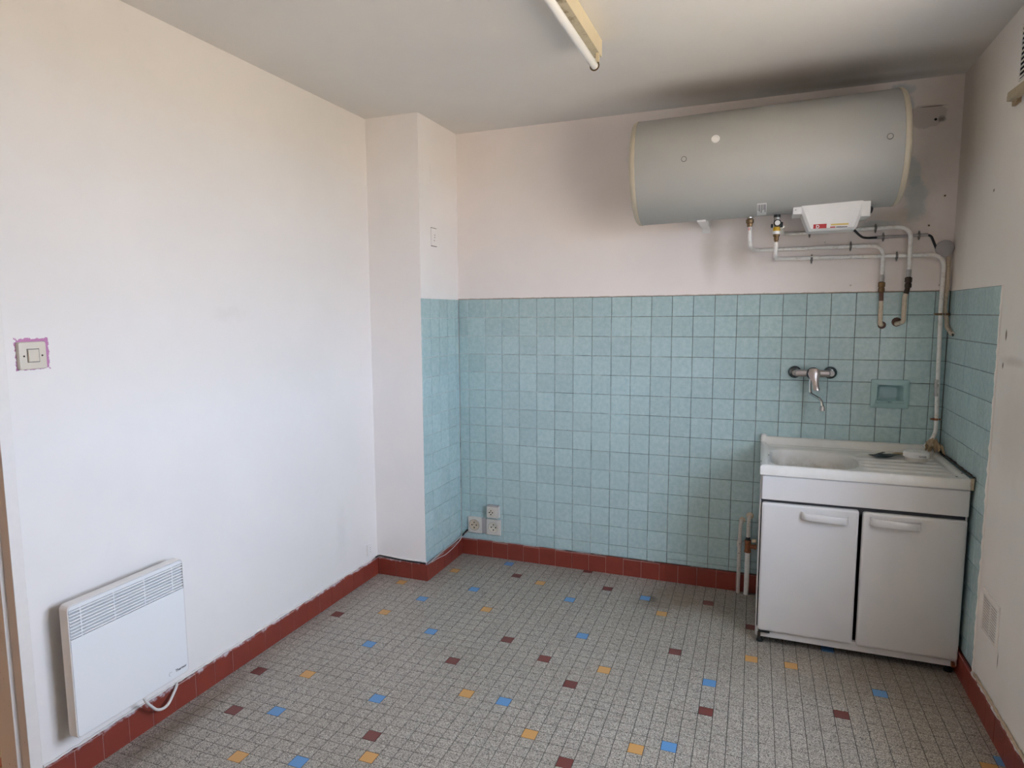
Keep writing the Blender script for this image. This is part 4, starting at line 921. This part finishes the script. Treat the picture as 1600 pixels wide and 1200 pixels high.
# ------------------------------------------------------------------ loose cables on the plinth
tag(MB().tube([(XP + .016, YP - .04, PH + .010), (XP + .018, YP - .010, PH + .012), (-.22, YP - .012, PH + .004), (XL + .002, YP - .013, PH + .004)], .0038, .02, 8).build('loose_cable', 'black_rubber', None, smooth=50, origin=(-.2, YP, PH)), 'black cable lying on the plinth of the white column front', 'cable')
tag(MB().tube([(XL + .014, YP - .006, PH + .001), (XL + .010, -.30, PH + .008), (XL + .010, -.10, PH + .012), (XL + .012, -.03, PH + .020), (XL + .05, -.016, PH + .045)], .0045, .03, 8).build('loose_cable', 'grey_plastic', None, smooth=50, origin=(XL, -.2, PH)), 'dark cable on the plinth below the tiled column side', 'cable')
tag(MB().tube([(XL + .015, YP + .03, PH - .004), (XL + .0155, -.36, PH - .008), (XL + .0155, -.27, PH - .022), (XL + .0155, -.16, PH - .016), (XL + .0155, -.05, PH + .002), (XL + .02, -.02, PH + .03)], .0016, .04, 6).build('thin_wire', 'caulk', None, smooth=50, origin=(XL, -.2, PH)), 'thin white wire sagging over the red plinth of the column', 'wire')
tag(MB().tube([(XL + .05, -.014, PH + .060), (XL + .030, -.022, PH + .036), (XL + .018, -.030, PH + .022)], .006, .01, 8).build('cable_end', 'black_rubber', None, smooth=50, origin=(XL + .03, -.02, PH)), 'black frayed cable end in the corner below the sockets', 'cable')

# ------------------------------------------------------------------ electric radiator
rad = thing('wall_radiator', (XP, -2.187, .178), 'white electric panel radiator low on the left wall', 'radiator')
RY0, RY1, RZ0, RZ1 = -2.413, -1.962, .176, .618; RX0, RX1 = XP + .050, XP + .085; rcy, rcz = (RY0 + RY1) / 2, (RZ0 + RZ1) / 2
ring = rrect(RY1 - RY0, RZ1 - RZ0, .016, 5); inn = rrect(RY1 - RY0 - .008, RZ1 - RZ0 - .008, .013, 5)
m = MB(); L_ = [[(RX0, rcy + a, rcz + b) for a, b in inn], [(RX0, rcy + a, rcz + b) for a, b in ring], [(RX1 - .002, rcy + a, rcz + b) for a, b in ring], [(RX1, rcy + a * .996, rcz + b * .996) for a, b in ring], [(RX1, rcy + a, rcz + b) for a, b in inn], [(RX0, rcy + a, rcz + b) for a, b in inn]]
m.loft(L_, cap=False); m.build('casing', 'radiator_shell', rad, smooth=40)
box((XP + .001, RY0 + .05, RZ0 + .035), (RX0 + .001, RY1 - .05, RZ1 - .04)).build('back_box', 'radiator_shell', rad, bevel=.004)
box((RX0 + .001, RY0 + .005, RZ0 + .005), (RX0 + .004, RY1 - .005, RZ1 - .005)).build('inner_plate', 'dark_inside', rad)
zg0, zg1 = .505, .601
m = MB(); pr = [(a, b) for a, b in rrect(RY1 - RY0 - .010, RZ1 - RZ0 - .010, .012, 4)]
bot = [(rcy + a, rcz + b) for a, b in pr if b < 0]; panel = bot + []
m.prism([(RX1 - .004, y, z) for y, z in ([(RY0 + .005, zg0)] + sorted([p_ for p_ in bot if p_[0] < rcy], key=lambda t: -t[1]) + sorted([p_ for p_ in bot if p_[0] > rcy], key=lambda t: t[1]) + [(RY1 - .005, zg0)])], (.0045, 0, 0))
fp = m.build('front_panel', 'radiator_white', rad)
top = [(rcy + a, rcz + b) for a, b in pr if b > 0]
m = MB(); m.prism([(RX1 - .004, y, z) for y, z in ([(RY1 - .005, zg1)] + sorted([p_ for p_ in top if p_[0] > rcy], key=lambda t: t[1]) + sorted([p_ for p_ in top if p_[0] < rcy], key=lambda t: -t[1]) + [(RY0 + .005, zg1)])], (.0042, 0, 0)); m.build('top_strip', 'radiator_white', rad)
NSL = 9; pit = (zg1 - zg0) / NSL
for k in range(NSL):
    z = zg0 + pit * (k + .5); tl = 0.0
    MB().prism([(RX1 - .009, RY0 + .006, z + .0020), (RX1 - .001, RY0 + .006, z - .0034), (RX1 + .0003, RY0 + .006, z - .0028), (RX1 + .0003, RY0 + .006, z + .0012), (RX1 - .008, RY0 + .006, z + .0036)], (0, RY1 - RY0 - .012, 0)).build('slat', 'radiator_white', rad)
for k in range(4):
    y = RY0 + .044 + k * .1185; box((RX1 - .012, y - .0016, zg0), (RX1 - .0006, y + .0016, zg1)).build('grille_bar', 'radiator_white', rad)
text_mesh('logo', 'Thermor', .0135, 'ink', rad, (RX1 + .0004, -2.025, .2015), (0, 1, 0), (0, 0, 1), .0004)
m = MB(); m.tube([(RX1 + .0006, -2.047 + .008 * math.cos(a), .2055 + .007 * math.sin(a)) for a in [math.radians(40 + 28 * k) for k in range(9)]], .0006, seg=5); m.build('logo_mark', 'grey_plastic', rad)
ca = hx(229, 1098, XP + .06); cb_ = hx(246, 1111, XP + .055); c3 = hx(262, 1104, XP + .045); c4 = hx(275, 1072, XP + .02); c5 = hx(276, 1067, XP - .002)
tag(MB().tube([ca + Vector((-.004, -.01, .03)), ca, cb_, c3, c4 + Vector((.004, 0, 0)), c5], .0052, .03, 10, 6).build('radiator_cable', 'caulk', None, smooth=50, origin=c5), 'white power cable looping under the radiator into the wall', 'cable')

# ------------------------------------------------------------------ ceiling lamp
cx_, yl0, yl1 = 1.024, -2.26, -1.020
cl_ = thing('ceiling_lamp', (cx_, -1.6, ZC), 'old cream fluorescent batten lamp on the ceiling with bare tube', 'lamp')
hb = MB(); hb.box((1.004, yl0, 2.512), (1.043, yl1, ZC - .0005)); hb = hb.build('batten', ['batten_cream', 'batten_dirty'], cl_, bevel=.002)
for p_ in hb.data.polygons:
    if p_.normal.z < -.9: p_.material_index = 1
MB().lathe((cx_, yl0 + .06, 2.468), (0, 1, 0), [(0, .010), (0, .0145), (yl1 - yl0 - .105, .0145), (yl1 - yl0 - .105, .010)], 24).build('tube', 'tube_glass', cl_, smooth=40)
for y, s_ in ((yl1 - .050, 1), (yl0 + .060, -1)):
    m = MB(); arc = [(cx_ + .0165 * math.cos(math.radians(a)), y + .006 * s_, 2.468 + .0165 * math.sin(math.radians(a))) for a in range(-190, 41, 22)]
    arc = arc + [(cx_ + .012, y + .006 * s_, 2.500), (cx_ + .012, y + .006 * s_, 2.514)]
    m.tube(arc, .0032, seg=6); m.build('tube_holder', 'brass_dark', cl_, smooth=50)
    MB().lathe((cx_, y - .002 * s_, 2.468), (0, s_, 0), [(0, .0145), (.010, .013), (.010, .003), (.018, .003), (.018, 0)], 16).build('tube_cap', 'steel', cl_, smooth=40)
    box((cx_ + .006, y - .004, 2.480), (cx_ + .018, y + .012, 2.514)).build('holder_arm', 'batten_cream', cl_, bevel=.001)

# ------------------------------------------------------------------ vents on the right wall
def vent(name, y0, y1, z0, z1, label, nsl, cols, mat, rim=.012, depth=.010, dark='dark_inside', flat=False):
    v = thing(name, (XR, (y0 + y1) / 2, z0), label, 'vent'); X0 = XR - .0025
    box((X0 - .001, y0 + rim * .5, z0 + rim * .5), (X0 + .002, y1 - rim * .5, z1 - rim * .5)).build('back_plate', dark, v)
    m = MB(); m.box((X0 - depth, y0, z0), (X0 + .002, y1, z0 + rim)); m.box((X0 - depth, y0, z1 - rim), (X0 + .002, y1, z1)); m.box((X0 - depth, y0, z0 + rim), (X0 + .002, y0 + rim, z1 - rim)); m.box((X0 - depth, y1 - rim, z0 + rim), (X0 + .002, y1, z1 - rim)); m.build('vent_frame', mat, v, bevel=.002)
    cw = (y1 - y0 - 2 * rim) / cols; h = (z1 - z0 - 2 * rim) / nsl
    for c in range(cols):
        for k in range(nsl):
            z = z0 + rim + h * (k + .5); a, b = y0 + rim + cw * c, y0 + rim + cw * (c + 1)
            g = .004 if cols > 1 else 0
            m = MB()
            if flat: m.box((X0 - depth * .7, a + g, z - h * flat), (X0 - .0008, b - g, z + h * flat))
            else: m.prism([(X0 - depth * .85, a + g, z - h * .36), (X0 - depth * .65, a + g, z - h * .36), (X0 - .001, a + g, z + h * .10), (X0 - .003, a + g, z + h * .14)], (0, b - a - 2 * g, 0))
            m.build('slat', mat, v)
        if c: box((X0 - depth * .7, a - .004, z0 + rim), (X0, a + .004, z1 - rim)).build('centre_bar', mat, v)
    return v
vent('air_vent', -1.000, -.812, .300, .470, 'low air vent painted over beside the cabinet', 13, 2, 'paint_right', .018, .005, 'scorched', .27)
vent('air_vent', -1.06, -.760, 2.308, 2.505, 'dark slatted air vent high on the right wall', 11, 1, 'paint_right', .005, .005, 'hole_black', .16)
vf = thing('vent_flap', (XR, -.80, 2.26), 'beige bar jutting out below the high vent on the right wall', 'flap')
g0 = hx(1579, 151, XR - .022); g1 = g0 + (hx(1602, 134, XR - .022) - g0) * 2.3
d = (g1 - g0).normalized(); up = Vector((0, -d.z, d.y)); up = up if up.z > 0 else -up
m = MB(); rg = lambda e: [e + Vector((-.012, 0, 0)) - up * .017, e + Vector((.012, 0, 0)) - up * .019, e + Vector((.013, 0, 0)) + up * .012, e + Vector((-.010, 0, 0)) + up * .015]
m.loft([rg(g0), rg(g1)]); m.build('bar', 'beige_plastic', vf, bevel=.003)
box((XR - .016, g0.y - .05, g0.z - .034), (XR - .0025, g0.y + .004, g0.z - .008)).build('bar_bracket', 'masking_tape', vf, bevel=.002)
MB().lathe(g0 + Vector((0, .002, .0)), (0, 1, 0), [(0, .010), (.006, .009), (.006, 0)], 10).build('bar_end', 'brass_dark', vf, smooth=40)

for o in bpy.data.objects:
    if '_o' in o: del o['_o']
